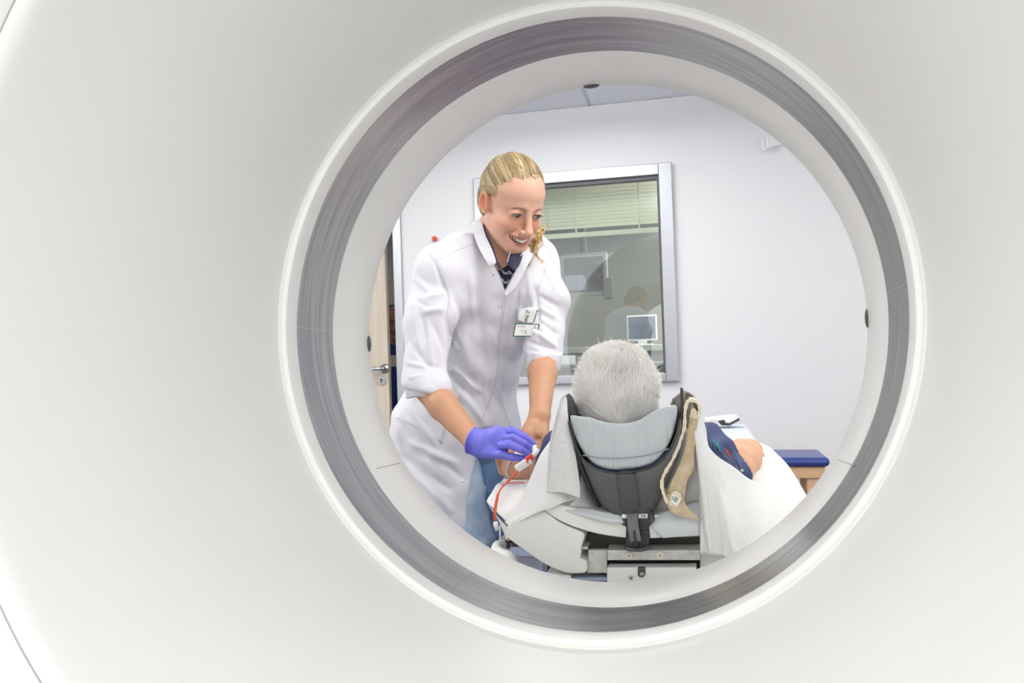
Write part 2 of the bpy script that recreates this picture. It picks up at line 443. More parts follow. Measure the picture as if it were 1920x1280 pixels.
# control room shell
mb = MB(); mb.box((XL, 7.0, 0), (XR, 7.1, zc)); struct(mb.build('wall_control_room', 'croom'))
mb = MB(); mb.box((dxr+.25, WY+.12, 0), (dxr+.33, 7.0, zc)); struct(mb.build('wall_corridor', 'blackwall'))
# window
win = bpy.data.objects.new('window_1', None); COL.objects.link(win); struct(win); win.location = (float((wxl+wxr)/2), WY, float(wzb))
fw_ = .068
mb = MB(); mb.box((wxr-fw_, WY-.035, wzb), (wxr, WY+.12, wzt)); mb.box((wxl, WY-.035, wzb), (wxl+fw_, WY+.12, wzt))
mb.box((wxl+fw_, WY-.03, wzt-.06), (wxr-fw_, WY+.12, wzt)); mb.box((wxl+fw_, WY-.03, wzb), (wxr-fw_, WY+.12, wzb+.045))
mb.build('window_frame', 'alu', win, bevel=.004)
mb = MB(); g = .012
mb.box((wxr-fw_-g, WY-.01, wzb+.045), (wxr-fw_, WY+.03, wzt-.06)); mb.box((wxl+fw_, WY-.01, wzb+.045), (wxl+fw_+g, WY+.03, wzt-.06))
mb.box((wxl+fw_+g, WY-.01, wzt-.06-.02), (wxr-fw_-g, WY+.03, wzt-.06)); mb.build('window_seal', 'alu_dark', win)
gm = bpy.data.materials.new('observation_glass'); gm.use_nodes = True; nt = gm.node_tree; nt.nodes.clear()
out = nt.nodes.new('ShaderNodeOutputMaterial'); mx = nt.nodes.new('ShaderNodeMixShader'); tr = nt.nodes.new('ShaderNodeBsdfTransparent'); gl = nt.nodes.new('ShaderNodeBsdfGlossy')
tr.inputs['Color'].default_value = (.82, .87, .83, 1); gl.inputs['Roughness'].default_value = 0.0; gl.inputs['Color'].default_value = (.9, .93, .95, 1); mx.inputs[0].default_value = .15
nt.links.new(tr.outputs[0], mx.inputs[1]); nt.links.new(gl.outputs[0], mx.inputs[2]); nt.links.new(mx.outputs[0], out.inputs[0])
mb = MB(); V = [(wxl+fw_, WY+.01, wzb+.045), (wxr-fw_, WY+.01, wzb+.045), (wxr-fw_, WY+.01, wzt-.06), (wxl+fw_, WY+.01, wzt-.06)]
link('window_pane', V, [(0, 1, 2, 3)], gm, win, False)
# blind
zb = P(1150, 437, WY+.2)[2]
bl = thing('window_blind', 'cream slatted blind half lowered behind the observation window', 'blind', (float((wxl+wxr)/2), WY+.2, float(zb)))
mb = MB(); z = wzt-.02
while z > zb+.03:
    c = np.array([(wxl+wxr)/2, WY+.2, z]); a = math.radians(62); R = np.array([[1, 0, 0], [0, math.cos(a), -math.sin(a)], [0, math.sin(a), math.cos(a)]])
    mb.box((-(wxr-wxl)/2+.03, -.013, -.0006), ((wxr-wxl)/2-.03, .013, .0006), R, c); z -= .021
mb.build('slats', 'blind', bl)
mb = MB(); mb.box((wxl+.03, WY+.188, zb-.012), (wxr-.03, WY+.212, zb+.016)); mb.build('bottom_rail', 'blind', bl, bevel=.003)
mb = MB(); mb.box((wxl+.03, WY+.18, wzt-.02), (wxr-.03, WY+.22, wzt+.03)); mb.build('head_rail', 'blind', bl)
for px in (1078, 1197):
    x = P(px, 380, WY+.18)[0]; mb = MB(); mb.box((x-.004, WY+.183, zb), (x+.004, WY+.186, wzt)); mb.build('ladder_tape', 'blind', bl)
# door ajar on the left
door = bpy.data.objects.new('door_1', None); COL.objects.link(door); struct(door); door.location = (float(dxr-.5), WY, 0)
mb = MB(); mb.box((dxr-.05, WY-.02, 0), (dxr, WY+.13, dzt+.05)); mb.box((dxr-1.0, WY-.02, 0), (dxr-.95, WY+.13, dzt+.05)); mb.box((dxr-.95, WY-.02, dzt), (dxr-.05, WY+.13, dzt+.05))
mb.build('door_frame', 'alu', door, bevel=.003)
lx = (P(723, 470, WY+.02)[0]+P(733, 760, WY+.02)[0])/2
mb = MB(); mb.box((lx-.93, WY-.0, .01), (lx, WY+.045, dzt-.01)); leaf = mb.build('door_leaf', 'wood', door, bevel=.003)
hp = P(716, 691, WY-.05)
mb = MB(); mb.cyl(hp+[0, -.0, 0], hp+[0, .05, 0], .011); mb.tube([hp+[.0, -.005, 0], hp+[-.13, -.005, 0]], .010, 12); mb.cyl((hp[0], WY-.010, hp[2]), (hp[0], WY, hp[2]), .026)
mb.build('door_handle', 'steel', door, True)
kp = P(716, 713, WY); mb = MB(); mb.cyl((kp[0], WY-.010, kp[2]), (kp[0], WY, kp[2]), .026); lo_ = mb.build('lock_plate', 'steel', door)
mb = MB(); mb.cyl((kp[0], WY-.012, kp[2]+.004), (kp[0], WY-.009, kp[2]+.004), .007); mb.box((kp[0]-.003, WY-.012, kp[2]-.014), (kp[0]+.003, WY-.009, kp[2])); mb.build('keyhole', 'black', door)
# wall bits
q = P(817, 448, WY)
kn = thing('wall_button', 'small round red knob on the white wall behind the woman\'s shoulder', 'button', q)
mb = MB(); mb.cyl(q-[0, .012, 0], q, .022); mb.build('base', 'whitep', kn, True)
mb = MB(); mb.sphere(q-[0, .016, 0], (.016, .012, .016)); mb.build('knob', 'redk', kn, True)
q = P(1443, 270, WY)
hk = thing('wall_hook', 'shiny white hook bracket high on the plain wall', 'hook', q)
a = lambda px, py, dy=-.05: P(px, py, WY+dy)
MT['hook'] = mat('glossy_white_acrylic', 'ffffff', .15)
mb = MB(); path = smooth_path([a(1431, 262), a(1430, 276), a(1434, 280), a(1438, 274), a(1440, 258)], 6); mb.tube(path, .006, 10, flat=1.4); mb.build('hook_lip', 'hook', hk, True)
patch([[a(1437, 256, -.05), a(1450, 253, -.03), a(1463, 264, -.003)], [a(1440, 266, -.05), a(1451, 266, -.03), a(1466, 268, -.003)], [a(1439, 278, -.05), a(1452, 274, -.03), a(1468, 271, -.003)]], 'bracket', 'hook', hk, 4, .006)

# ------------------------------------------------------------------ behind the window
q = P(1096, 520, 5.1)
mon = thing('hanging_monitor', 'grey framed monitor on a ceiling pole seen through the observation window', 'monitor', q)
def rectpx(x0, y0, x1, y1, Y, dep):
    a, b = P(x0, y0, Y), P(x1, y1, Y); lo = np.minimum(a, b); hi = np.maximum(a, b); lo[1] = Y; hi[1] = Y+dep; return lo, hi
lo, hi = rectpx(1050, 477, 1140, 553, 5.1, .06); mb = MB(); mb.box(lo, hi); mb.build('case', 'monitor', mon, bevel=.006)
l2, h2 = rectpx(1057, 484, 1133, 545, 5.095, .004); mb = MB(); mb.box(l2, h2); mb.build('screen', 'black', mon)
l2, h2 = rectpx(1057, 517, 1100, 543, 5.092, .003); mb = MB(); mb.box(l2, h2); mb.build('lit_image', 'screen', mon)
c = (lo+hi)/2; mb = MB(); mb.tube([[c[0], 5.13, hi[2]], [c[0], 5.13, zc]], .022, 14); mb.build('pole', 'monitor', mon, True)
lo, hi = rectpx(1130, 520, 1150, 560, 5.08, .05); mb = MB(); mb.box(lo, hi); mb.build('handle', 'greybox', mon, bevel=.008)
fan = P(1111, 507, 5.02); fo = thing('desk_fan', 'round black fan in front of the hanging monitor behind the window', 'fan', fan)
mb = MB(); ra = .062
for k in range(36):
    an = 2*math.pi*k/36; d = np.array([math.cos(an), 0, math.sin(an)]); mb.tube([fan+d*.012+[0, -.022, 0], fan+d*.04+[0, -.026, 0], fan+d*ra], .0012, 4)
mb.tube([fan+ra*np.array([math.cos(t), 0, math.sin(t)]) for t in np.linspace(0, 2*math.pi, 40)], .004, 8); mb.build('guard', 'black', fo, True)
mb = MB()
for k in range(5):
    an = 2*math.pi*k/5; d = np.array([math.cos(an), 0, math.sin(an)]); e = np.array([-math.sin(an), 0, math.cos(an)])
    mb.add([fan+d*.01, fan+d*.05+e*.005, fan+d*.05+e*.03+[0, .01, 0], fan+d*.02+e*.02+[0, .01, 0]], [(0, 1, 2, 3)])
mb.cyl(fan-[0, .02, 0], fan+[0, .04, 0], .018); mb.build('blades', 'black', fo)
mb = MB(); mb.tube([fan+[0, .03, -.02], fan+[.05, .05, -.07]], .008, 10); mb.build('arm', 'black', fo, True)
dz = P(1100, 650, 5.2)[2]
dk = thing('control_desk', 'long grey desk of the control room behind the observation window', 'desk', (float((wxl+wxr)/2), 5.2, 0))
mb = MB(); mb.box((dxr+.5, 5.2, dz-.04), (wxr+.4, 5.9, dz)); mb.build('desk_top', 'desk', dk, bevel=.004)
mb = MB(); mb.box((dxr+.55, 5.24, 0), (wxr+.3, 5.27, dz-.04)); mb.build('front_panel', 'greybox', dk)
for (px, wd, hh, lab) in ((1204, .2, .17, 'thin lit monitor standing on the desk behind the patient\'s head'),):
    q = P(px, 700, 5.25); x = q[0]; t = thing('desk_monitor', lab, 'monitor', (float(x), 5.4, float(dz)))
    mb = MB(); mb.box((x-wd/2, 5.4, dz+.03), (x+wd/2, 5.43, dz+.03+hh)); mb.build('case', 'whitep', t, bevel=.004)
    mb = MB(); mb.box((x-wd/2+.01, 5.396, dz+.04), (x+wd/2-.01, 5.4, dz+.02+hh)); mb.build('screen', 'screen', t)
    mb = MB(); mb.box((x-.03, 5.41, dz), (x+.03, 5.44, dz+.04)); mb.box((x-.07, 5.36, dz), (x+.07, 5.48, dz+.008)); mb.build('stand', 'whitep', t)
lo, hi = rectpx(1050, 667, 1075, 683, 4.75, .1)
mb = MB(); mb.box(lo, hi); pb = mb.build('paper_box', 'whitep', None, bevel=.003); tag(pb, 'small white box on the dark shelf under the hanging monitor', 'box')
mb = MB(); mb.box((wxl+.02, WY+.3, lo[2]-.02), (wxr-.02, 5.0, lo[2])); tag(mb.build('window_shelf', 'greybox', None, bevel=.003), 'grey shelf running along the sill behind the observation window', 'shelf')

# ------------------------------------------------------------------ examination couch
cq = P(1555, 852, 3.85); zt = P(1500, 858, 3.7)[2]
cc = thing('exam_couch', 'low blue upholstered bench on a beech frame against the wall', 'bench', (float(cq[0]-.9), 3.95, 0))
xr = P(1556, 870, 3.82)[0]; zt = P(1510, 857, 3.82)[2]; zbm = P(1510, 875, 3.82)[2]
CL=xr-1.25
mb = MB(); mb.box((CL, 3.8, zbm), (xr, 4.12, zt)); mb.build('upholstery', 'navyvinyl', cc, bevel=.028, seg=5)
z2 = P(1510, 897, 3.82)[2]; mb = MB(); mb.box((CL+.03, 3.82, z2), (xr-.02, 3.86, zbm)); mb.box((CL+.03, 4.06, z2), (xr-.02, 4.10, zbm)); mb.box((xr-.06, 3.86, z2), (xr-.02, 4.06, zbm))
mb.build('rail', 'woodf', cc, bevel=.004)
for x in (xr-.10, CL+.05):
    for y in (3.83, 4.04):
        mb = MB(); mb.box((x, y, 0), (x+.055, y+.05, z2)); mb.build('leg', 'woodf', cc, bevel=.004)

# ------------------------------------------------------------------ scanner table
tb = thing('scanner_table', 'white motorised patient table with a curved end and metal carriage', 'scanner table', (float(P(1170, 1000, 1.9)[0]), 1.9, 0))
def extr(name, pts, Y0, Y1, m, parent, bevel=.003, dpx=None):
    """panel with an outline given where its front stands, with real depth away from it"""
    A = [P(x, y, Y0) for x, y in pts]; A = [np.array([q[0], Y0, q[2]]) for q in A]; B = [q+[0, Y1-Y0, 0] for q in A]; n = len(A)
    Fc = [tuple(range(n)), tuple(range(2*n-1, n-1, -1))]+[(i, n+i, n+(i+1) % n, (i+1) % n) for i in range(n)]
    mb = MB(); mb.add(A+B, Fc); o = mb.build(name, m, parent, bevel=bevel, seg=3)
    import bmesh as _b; bm = _b.new(); bm.from_mesh(o.data); _b.ops.recalc_face_normals(bm, faces=bm.faces); bm.to_mesh(o.data); bm.free(); return o
def sp2(pts, n=8): return [(a, b) for a, b, _ in smooth_path([[x, y, 0] for x, y in pts], n)]
# cradle: a thin curved trough seen from its end
low = sp2([(1020, 957), (1052, 978), (1100, 996), (1150, 1006), (1205, 1010), (1262, 1006), (1312, 997)], 8)
upp = sp2([(1312, 952), (1262, 962), (1205, 966), (1150, 962), (1100, 956), (1060, 948), (1026, 938)], 8)
extr('cradle', low+upp, 1.47, 3.0, 'tplastic', tb, .004)
# rounded side cover of the carriage
sc = sp2([(948, 1000), (955, 980), (985, 962), (1022, 958)], 6)+sp2([(1022, 958), (1052, 980), (1093, 998)], 6)[1:]+[(1097, 1004), (1090, 1026), (1088, 1046), (1101, 1052), (1102, 1068)]+sp2([(1096, 1075), (1062, 1074), (1022, 1058), (975, 1026), (950, 1008)], 6)
extr('side_cover', sc, 1.475, 1.62, 'tplastic', tb, .006)
extr('tray', [(1101, 999), (1310, 1003), (1312, 1034), (1103, 1031), (1090, 1020)], 1.53, 1.75, 'darkmetal', tb, .001)
extr('tray_lip', [(1090, 1024), (1102, 1024), (1103, 1030), (1092, 1030)], 1.49, 1.53, 'galv', tb, .0005)
extr('bracket_plate', [(1103, 1031), (1138, 1031), (1138, 1074), (1100, 1074), (1103, 1060)], 1.485, 1.50, 'galv', tb, .001)
extr('cross_bar', [(1138, 1031), (1313, 1031), (1313, 1050), (1139, 1050)], 1.475, 1.52, 'galv', tb, .001)
for px, py in ((1180, 1041), (1238, 1040)):
    q = P(px, py, 1.475); mb = MB(); mb.cyl(q-[0, .003, 0], q+[0, .002, 0], .0068); s = mb.build('screw_cap', 'cream', tb, bevel=.0008)
    mb = MB(); mb.cyl(q-[0, .0035, 0], q, .0013); mb.build('socket', 'black', s)
extr('gap_shade_panel', [(1139, 1050), (1316, 1050), (1316, 1100), (1139, 1100)], 1.56, 1.60, 'black', tb, .001)  # black panel stands in for the shade in the gap under the bar
# lower box: dark lid and white face
def boxpx(name, x0, y0, x1, y1, Y0, Y1, m, parent, bevel=.002):
    a, b = P(x0, y0, Y0), P(x1, y1, Y0); mb = MB(); mb.box((min(a[0], b[0]), Y0, min(a[2], b[2])), (max(a[0], b[0]), Y1, max(a[2], b[2]))); return mb.build(name, m, parent, bevel=bevel)
patch(pp([[(1143, 1056, 1.54), (1225, 1055, 1.54), (1306, 1057, 1.54)], [(1141, 1063, 1.49), (1225, 1063, 1.49), (1306, 1063, 1.49)]]), 'box_lid', 'shell', tb, 6, .004)
for px in (1165, 1247):
    q = P(px, 1058.5, 1.513); mb = MB(); mb.sphere(q, (.0075, .007, .002)); mb.build('rubber_pad', 'cream', tb, True)
extr('box_face', [(1138, 1064), (1306, 1063), (1306, 1110), (1138, 1110)], 1.47, 1.50, 'tplastic', tb, .002)
extr('latch_recess', [(1196, 1064), (1210, 1064), (1210, 1078), (1206, 1082), (1199, 1082), (1196, 1078)], 1.466, 1.475, 'shell', tb, .001)
q = P(1203.5, 1075, 1.464); mb = MB(); mb.sphere(q, (.0042, .004, .0042)); mb.cyl(q-[0, .006, 0], q, .0022); mb.build('latch_pin', 'steel', tb, True)
q = P(1183, 1083, 1.468); mb = MB(); mb.cyl(q-[0, .0015, 0], q+[0, .003, 0], .0046); s = mb.build('screw_cap', 'galv', tb, bevel=.0006)
mb = MB(); mb.box(q-[.002, .0022, .0006], q+[.002, 0, .0006]); mb.box(q-[.0006, .0022, .002], q+[.0006, 0, .002]); mb.build('socket', 'shell', s)
extr('lower_shelf', [(1024, 1074), (1070, 1078), (1072, 1087), (1140, 1090), (1140, 1110), (1020, 1110)], 1.49, 1.9, 'tplastic', tb, .002)
extr('shelf_underside', [(1026, 1056), (1103, 1072), (1140, 1072), (1140, 1087), (1072, 1086), (1070, 1078), (1026, 1074)], 1.56, 1.60, 'black', tb, .001)
extr('foam_strip', [(1073, 1083), (1138, 1082), (1138, 1089), (1094, 1089), (1072, 1086)], 1.485, 1.50, 'bluegrey', tb, .001)
for k in range(2):
    q = P(1083+k*6, 1077, 1.55); mb = MB(); mb.cyl(q-[0, .006, 0], q, .002); mb.build('bolt', 'steel', tb)
# column and blue-grey skirt below the cradle (reaches the floor)
q0 = P(960, 1040, 1.72); q1 = P(1330, 1040, 1.72)
mb = MB(); mb.box((q0[0]+.02, 1.74, .02), (q1[0], 3.0, .60)); mb.build('pedestal', 'bluegrey', tb, bevel=.03)
mb = MB(); mb.box((q0[0]+.06, 1.72, .60), (q1[0]-.02, 3.0, .72)); mb.build('carriage', 'bluegrey', tb, bevel=.01)
# right side rail / panel strip below the sheet
extr('side_panel', [(1313, 1030), (1420, 1030), (1420, 1100), (1312, 1100)], 1.50, 1.9, 'tplastic', tb, .002)
# side rail with clamp on the left
rb = [P(938, 985, 1.66), P(938, 1022, 1.66)]; mb = MB(); mb.tube(rb, .0022, 8); mb.build('rail_post', 'whitep', tb, True)
extr('rail', [(940, 1006), (958, 1006), (958, 1013), (940, 1013)], 1.66, 1.69, 'galv', tb, .001)
extr('rail', [(948, 1017), (985, 1019), (985, 1026), (948, 1026)], 1.66, 1.68, 'galv', tb, .001)
extr('rail_slot', [(960, 1020), (990, 1022), (990, 1025), (960, 1024)], 1.657, 1.66, 'shell', tb, .0005)
extr('rail_post', [(949, 1015), (955, 1015), (955, 1028), (949, 1028)], 1.65, 1.67, 'shell', tb, .0005)
extr('rail_bar', [(938, 1013), (975, 1015), (975, 1018), (938, 1016)], 1.655, 1.665, 'black', tb, .0005)
# white hook-shaped bumper at lower left
bp_ = [P(949, 1022, 1.67), P(934, 1024, 1.64), P(933, 1034, 1.61), P(944, 1040, 1.585), P(957, 1046, 1.57), P(962, 1060, 1.57), P(960, 1075, 1.58)]
mb = MB(); mb.tube(smooth_path(bp_, 6), .0125, 14, flat=1.0); mb.build('bumper', 'whitep', tb, True)
# far end of the table: pale pad
pad = [P(1300, 800, 2.75), P(1400, 796, 2.85), P(1432, 832, 2.2)]
zpad = P(1380, 812, 2.75)[2]-.006
x0, x1 = P(1100, 812, 2.75)[0], P(1417, 812, 2.75)[0]
mb = MB(); mb.box((x0, 2.35, zpad-.06), (x1, 3.15, zpad)); mb.build('foot_pad', 'blueplastic', tb, bevel=.02, seg=4)
# handset lying on the foot end
hz = P(1355, 790, 3.0)
hs = thing('hand_control', 'white and black angular hand controller lying on the pale blue foot pad', 'controller', hz)
extr('body', [(1328, 785), (1345, 782), (1382, 779), (1386, 784), (1368, 794), (1350, 793), (1340, 789)], 2.98, 3.05, 'whitep', hs, .004)
extr('underside', [(1346, 789), (1358, 787), (1362, 795), (1368, 795), (1387, 785), (1387, 788), (1368, 798), (1352, 797)], 2.972, 3.04, 'black', hs, .002)
extr('bar', [(1322, 783), (1348, 785), (1349, 790), (1322, 790)], 2.99, 3.03, 'whitep', hs, .003)

# ------------------------------------------------------------------ head rest
hr = thing('head_rest', 'grey cushioned head holder with a charcoal shell at the table end', 'headrest', P(1180, 985, 1.5))
# cushion: end face seen from here, running away under the head
top = [(1069, 779), (1074, 778), (1085, 780), (1105, 782), (1125, 788), (1150, 793), (1175, 793), (1200, 786), (1222, 773), (1245, 762), (1262, 759), (1270, 761)]
bot = [(1268, 790), (1262, 815), (1250, 840), (1232, 862), (1210, 873), (1170, 880), (1140, 879), (1115, 870), (1095, 850), (1080, 822), (1071, 795)]
def loft(name, rings, m, parent, capend=True, n=72, close=True):
    V = []; 
    for pts, Y in rings:
        p = smooth_path([[x, y, 0] for x, y in pts]+[[pts[0][0], pts[0][1], 0]], 8)[:-1]
        d = np.r_[0, np.cumsum(np.linalg.norm(np.diff(np.vstack([p, p[:1]]), axis=0), axis=1))]; s_ = np.linspace(0, d[-1], n, endpoint=False)
        pp_ = np.vstack([p, p[:1]]); X = np.interp(s_, d, pp_[:, 0]); Y_ = np.interp(s_, d, pp_[:, 1])
        V += [P(a, b, Y) for a, b in zip(X, Y_)]
    k = len(rings); Fc = [(j*n+i, j*n+(i+1) % n, (j+1)*n+(i+1) % n, (j+1)*n+i) for j in range(k-1) for i in range(n)]
    if capend: Fc += [tuple(range(n))[::-1], tuple((k-1)*n+i for i in range(n))]
    o = link(name, V, Fc, m, parent)
    import bmesh as _b; bm = _b.new(); bm.from_mesh(o.data); _b.ops.recalc_face_normals(bm, faces=bm.faces); bm.to_mesh(o.data); bm.free()
    o.data.set_sharp_from_angle(angle=1.1); return o
out_ = top+bot
def shrink(pts, f, c=(1170, 822)): return [(c[0]+(x-c[0])*f, c[1]+(y-c[1])*f) for x, y in pts]
# end face filled by concentric rings so it keeps a soft bulge
loft('cushion', [(shrink(out_, .05), 1.412), (shrink(out_, .5), 1.413), (shrink(out_, .85), 1.415), (shrink(out_, .95), 1.418), (shrink(out_, .99), 1.424), (out_, 1.434), (out_, 1.47), (shrink(out_, .97), 1.60), (shrink(out_, .93), 1.72)], 'cushion', hr)
MT['cseam'] = mat('cushion_seam', '8b9397', .6)
sl = smooth_path([P(1093, 853, 1.4125), P(1130, 859, 1.4085), P(1175, 858, 1.4075), P(1215, 853, 1.4085), P(1253, 841, 1.4125)], 8)
mb = MB(); mb.tube(sl, .0011, 8); mb.build('seam', 'cseam', hr, True)
# shell: bucket that wraps the cushion and slopes down to the clamp
sh0 = [(1066, 790), (1071, 812), (1080, 838), (1095, 862), (1118, 878), (1150, 886), (1190, 884), (1228, 872), (1252, 848), (1268, 815), (1274, 785)]
sh1 = [(1074, 792), (1079, 822), (1088, 852), (1103, 884), (1127, 910), (1155, 926), (1192, 926), (1226, 912), (1252, 884), (1268, 850), (1278, 800)]
sh2 = [(1082, 800), (1089, 838), (1100, 880), (1116, 922), (1138, 950), (1164, 966), (1194, 966), (1222, 950), (1244, 920), (1262, 872), (1274, 810)]
sh3 = [(1092, 812), (1100, 852), (1112, 902), (1128, 942), (1150, 968), (1172, 978), (1194, 978), (1214, 966), (1234, 940), (1254, 892), (1270, 825)]
sh4 = [(1096, 830), (1104, 862), (1118, 908), (1136, 944), (1156, 966), (1174, 974), (1192, 974), (1210, 962), (1228, 938), (1248, 892), (1264, 832)]
patch([[P(x, y, Y) for x, y in s_] for s_, Y in ((sh0, 1.422), (sh1, 1.44), (sh2, 1.47), (sh3, 1.51), (sh4, 1.60))], 'shell', mat('perforated_shell', '525355', .42, bump=(420, .0012, (1, 1, 1)), var=('5e5f60', 3)), hr, 6, .004)
mb = MB(); mb.tube(smooth_path([P(x, y, 1.420) for x, y in sh0], 6), .0022, 8); mb.build('rim', 'black', hr, True)
# side wings standing up beside the head
patch(pp([[(1061, 742, 1.47), (1062, 775, 1.46), (1068, 815, 1.45), (1082, 862, 1.45)], [(1063, 737, 1.49), (1071, 770, 1.49), (1077, 812, 1.48), (1090, 860, 1.47)], [(1072, 745, 1.54), (1080, 775, 1.54), (1086, 810, 1.54), (1098, 855, 1.54)], [(1082, 770, 1.62), (1090, 790, 1.62), (1096, 815, 1.62), (1104, 850, 1.62)]]), 'side_wing', 'black', hr, 6, .004)
patch(pp([[(1280, 740, 1.47), (1281, 775, 1.45), (1278, 815, 1.44), (1262, 862, 1.44)], [(1284, 733, 1.50), (1276, 770, 1.49), (1270, 815, 1.48), (1258, 858, 1.47)], [(1262, 748, 1.56), (1262, 775, 1.56), (1260, 812, 1.56), (1250, 850, 1.56)]]), 'side_wing', 'brown', hr, 6, .004)
dm = sp2([(1254, 790), (1258, 766), (1265, 750), (1276, 740), (1286, 737), (1297, 743), (1306, 757), (1311, 775)], 5)
MT['wing_in'] = mat('wing_lining', '9d948b', .7)
extr('wing_panel', dm+[(1312, 850), (1256, 850)], 1.555, 1.562, 'wing_in', hr, .001)
mb = MB(); mb.tube([P(x, y, 1.552) for x, y in dm], .0038, 8); mb.build('wing_rim', 'brown', hr, True)
mb = MB(); mb.tube(smooth_path([P(1278, 727, 1.455), P(1279, 760, 1.45), (P(1277, 795, 1.44)), P(1264, 840, 1.43), P(1248, 870, 1.43)], 8), [.0016]*33, 8, flat=1.8); mb.build('rod', 'black', hr, True)
mb = MB(); mb.tube(smooth_path([P(1080, 838, 1.43), P(1095, 885, 1.45), P(1112, 925, 1.47), P(1126, 948, 1.49)], 8), .0034, 8, flat=1.6); mb.build('edge_strut', 'black', hr, True)
# clamp strap down the middle
patch(pp([[(1160, 883, 1.416), (1172, 882, 1.414), (1186, 883, 1.416)], [(1161, 892, 1.418), (1173, 892, 1.416), (1187, 892, 1.418)]]), 'buckle', 'black', hr, 5, .008)
patch(pp([[(1155, 889, 1.416), (1172, 888, 1.413), (1190, 888, 1.416)], [(1160, 915, 1.424), (1177, 914, 1.420), (1194, 914, 1.424)], [(1163, 935, 1.436), (1180, 934, 1.432), (1196, 934, 1.436)], [(1164, 950, 1.446), (1181, 951, 1.442), (1198, 950, 1.446)], [(1172, 958, 1.452), (1183, 960, 1.448), (1194, 958, 1.452)]]), 'strap_cover', 'blackrub', hr, 6, .005, wave=lambda a, b: .0012*np.exp(-((a-.55)/.05)**2)+.0012*np.exp(-((a-.75)/.04)**2)+0*b)
extr('clamp_plate', sp2([(1158, 962), (1160, 956), (1170, 952), (1205, 952), (1222, 958), (1227, 970), (1226, 980), (1217, 986)], 5)+[(1217, 990), (1219, 1010), (1216, 1024), (1210, 1030), (1185, 1032), (1171, 1028), (1173, 1012), (1174, 988), (1163, 982)], 1.465, 1.475, 'black', hr, .003)
extr('clamp_wing', [(1160, 962), (1168, 956), (1174, 960), (1174, 986), (1164, 980)], 1.460, 1.466, 'blackrub', hr, .002)
extr('clamp_wing', [(1218, 960), (1224, 962), (1227, 978), (1218, 986)], 1.460, 1.466, 'blackrub', hr, .002)
patch(pp([[(1174, 960, 1.456), (1195, 960, 1.456)], [(1177, 990, 1.452), (1198, 988, 1.452)], [(1182, 1016, 1.452), (1203, 1014, 1.452)]]), 'strap', 'strapmesh', hr, 6, .003)
patch(pp([[(1187, 996, 1.4495), (1191, 994, 1.4495)], [(1190, 1028, 1.4495), (1196, 1028, 1.4495)]]), 'strap_slot', 'black', hr, 3, .002)
extr('foot_lip', [(1171, 1024), (1185, 1028), (1205, 1028), (1217, 1022), (1215, 1032), (1200, 1035), (1180, 1034), (1170, 1030)], 1.452, 1.468, 'shell', hr, .003)
extr('cross_rib', [(1198, 996), (1218, 996), (1218, 998), (1198, 998)], 1.460, 1.466, 'blackrub', hr, .0005)
def sticker(x0, y0, x1, y1, Y, parent, lines, skew=0, nm='sticker'):
    t = extr(nm, [(x0, y0), (x1, y0), (x1+skew, y1), (x0+skew, y1)], Y, Y+.001, 'card', parent, 0)
    for k, (a, b, c, h) in enumerate(lines):
        X0 = x0+(x1-x0)*a; X1 = x0+(x1-x0)*b; Yc = y0+(y1-y0)*c; hh = (y1-y0)*h/2
        extr('print', [(X0, Yc-hh), (X1, Yc-hh), (X1, Yc+hh), (X0, Yc+hh)], Y-.0006, Y, 'inkgrey' if k % 2 else 'ink', t, 0)
    return t
sticker(1197, 963, 1214, 971, 1.4635, hr, [(.3, .38, .6, .4), (.42, .52, .6, .4), (.56, .66, .6, .4), (.7, .84, .6, .4), (.1, .75, .2, .08), (.7, .85, .15, .12)])
sticker(1166, 964, 1175, 971, 1.459, hr, [])

# ------------------------------------------------------------------ cloths
rng = lambda s: np.random.default_rng(s)
def wv(amp, fu, fv, s=0): 
    r = rng(s); ph = r.random(8)*6.28
    return lambda a, b: amp*(np.sin(a*fu*6.28+b*3+ph[0])*.5+np.sin(b*fv*6.28+a*2+ph[1])*.6+np.sin((a*fu*1.7+b*fv*1.3)*6.28+ph[2])*.3)
# grey towel hung over the left wing
tw = patch(pp([
 [(1063, 738, 1.478), (1056, 746, 1.462), (1051, 760, 1.458), (1044, 782, 1.455)],
 [(1063, 762, 1.455), (1056, 775, 1.45), (1048, 790, 1.45), (1038, 812, 1.455)],
 [(1069, 806, 1.442), (1060, 820, 1.44), (1048, 834, 1.445), (1031, 848, 1.455)],
 [(1079, 852, 1.438), (1066, 865, 1.435), (1050, 878, 1.442), (1028, 888, 1.455)],
 [(1086, 900, 1.44), (1070, 904, 1.438), (1050, 906, 1.445), (1026, 904, 1.458)],
 [(1088, 934, 1.445), (1068, 926, 1.44), (1048, 922, 1.445), (1026, 923, 1.458)]]), 'grey_towel', 'towel', None, 10, .004, wave=wv(.0012, 1.2, 1.0, 3))
tag(tw, 'light grey towel hanging over the side of the head holder nearest the carer', 'towel')
mb = MB(); mb.tube(smooth_path([P(1063, 738, 1.474), P(1056, 742, 1.458), P(1050, 756, 1.455), P(1043, 782, 1.452), P(1036, 812, 1.452), P(1030, 848, 1.452), P(1027.5, 888, 1.452), P(1026, 922, 1.455)], 8), .0020, 8); h_ = mb.build('hem', MT['towel'], tw, True)
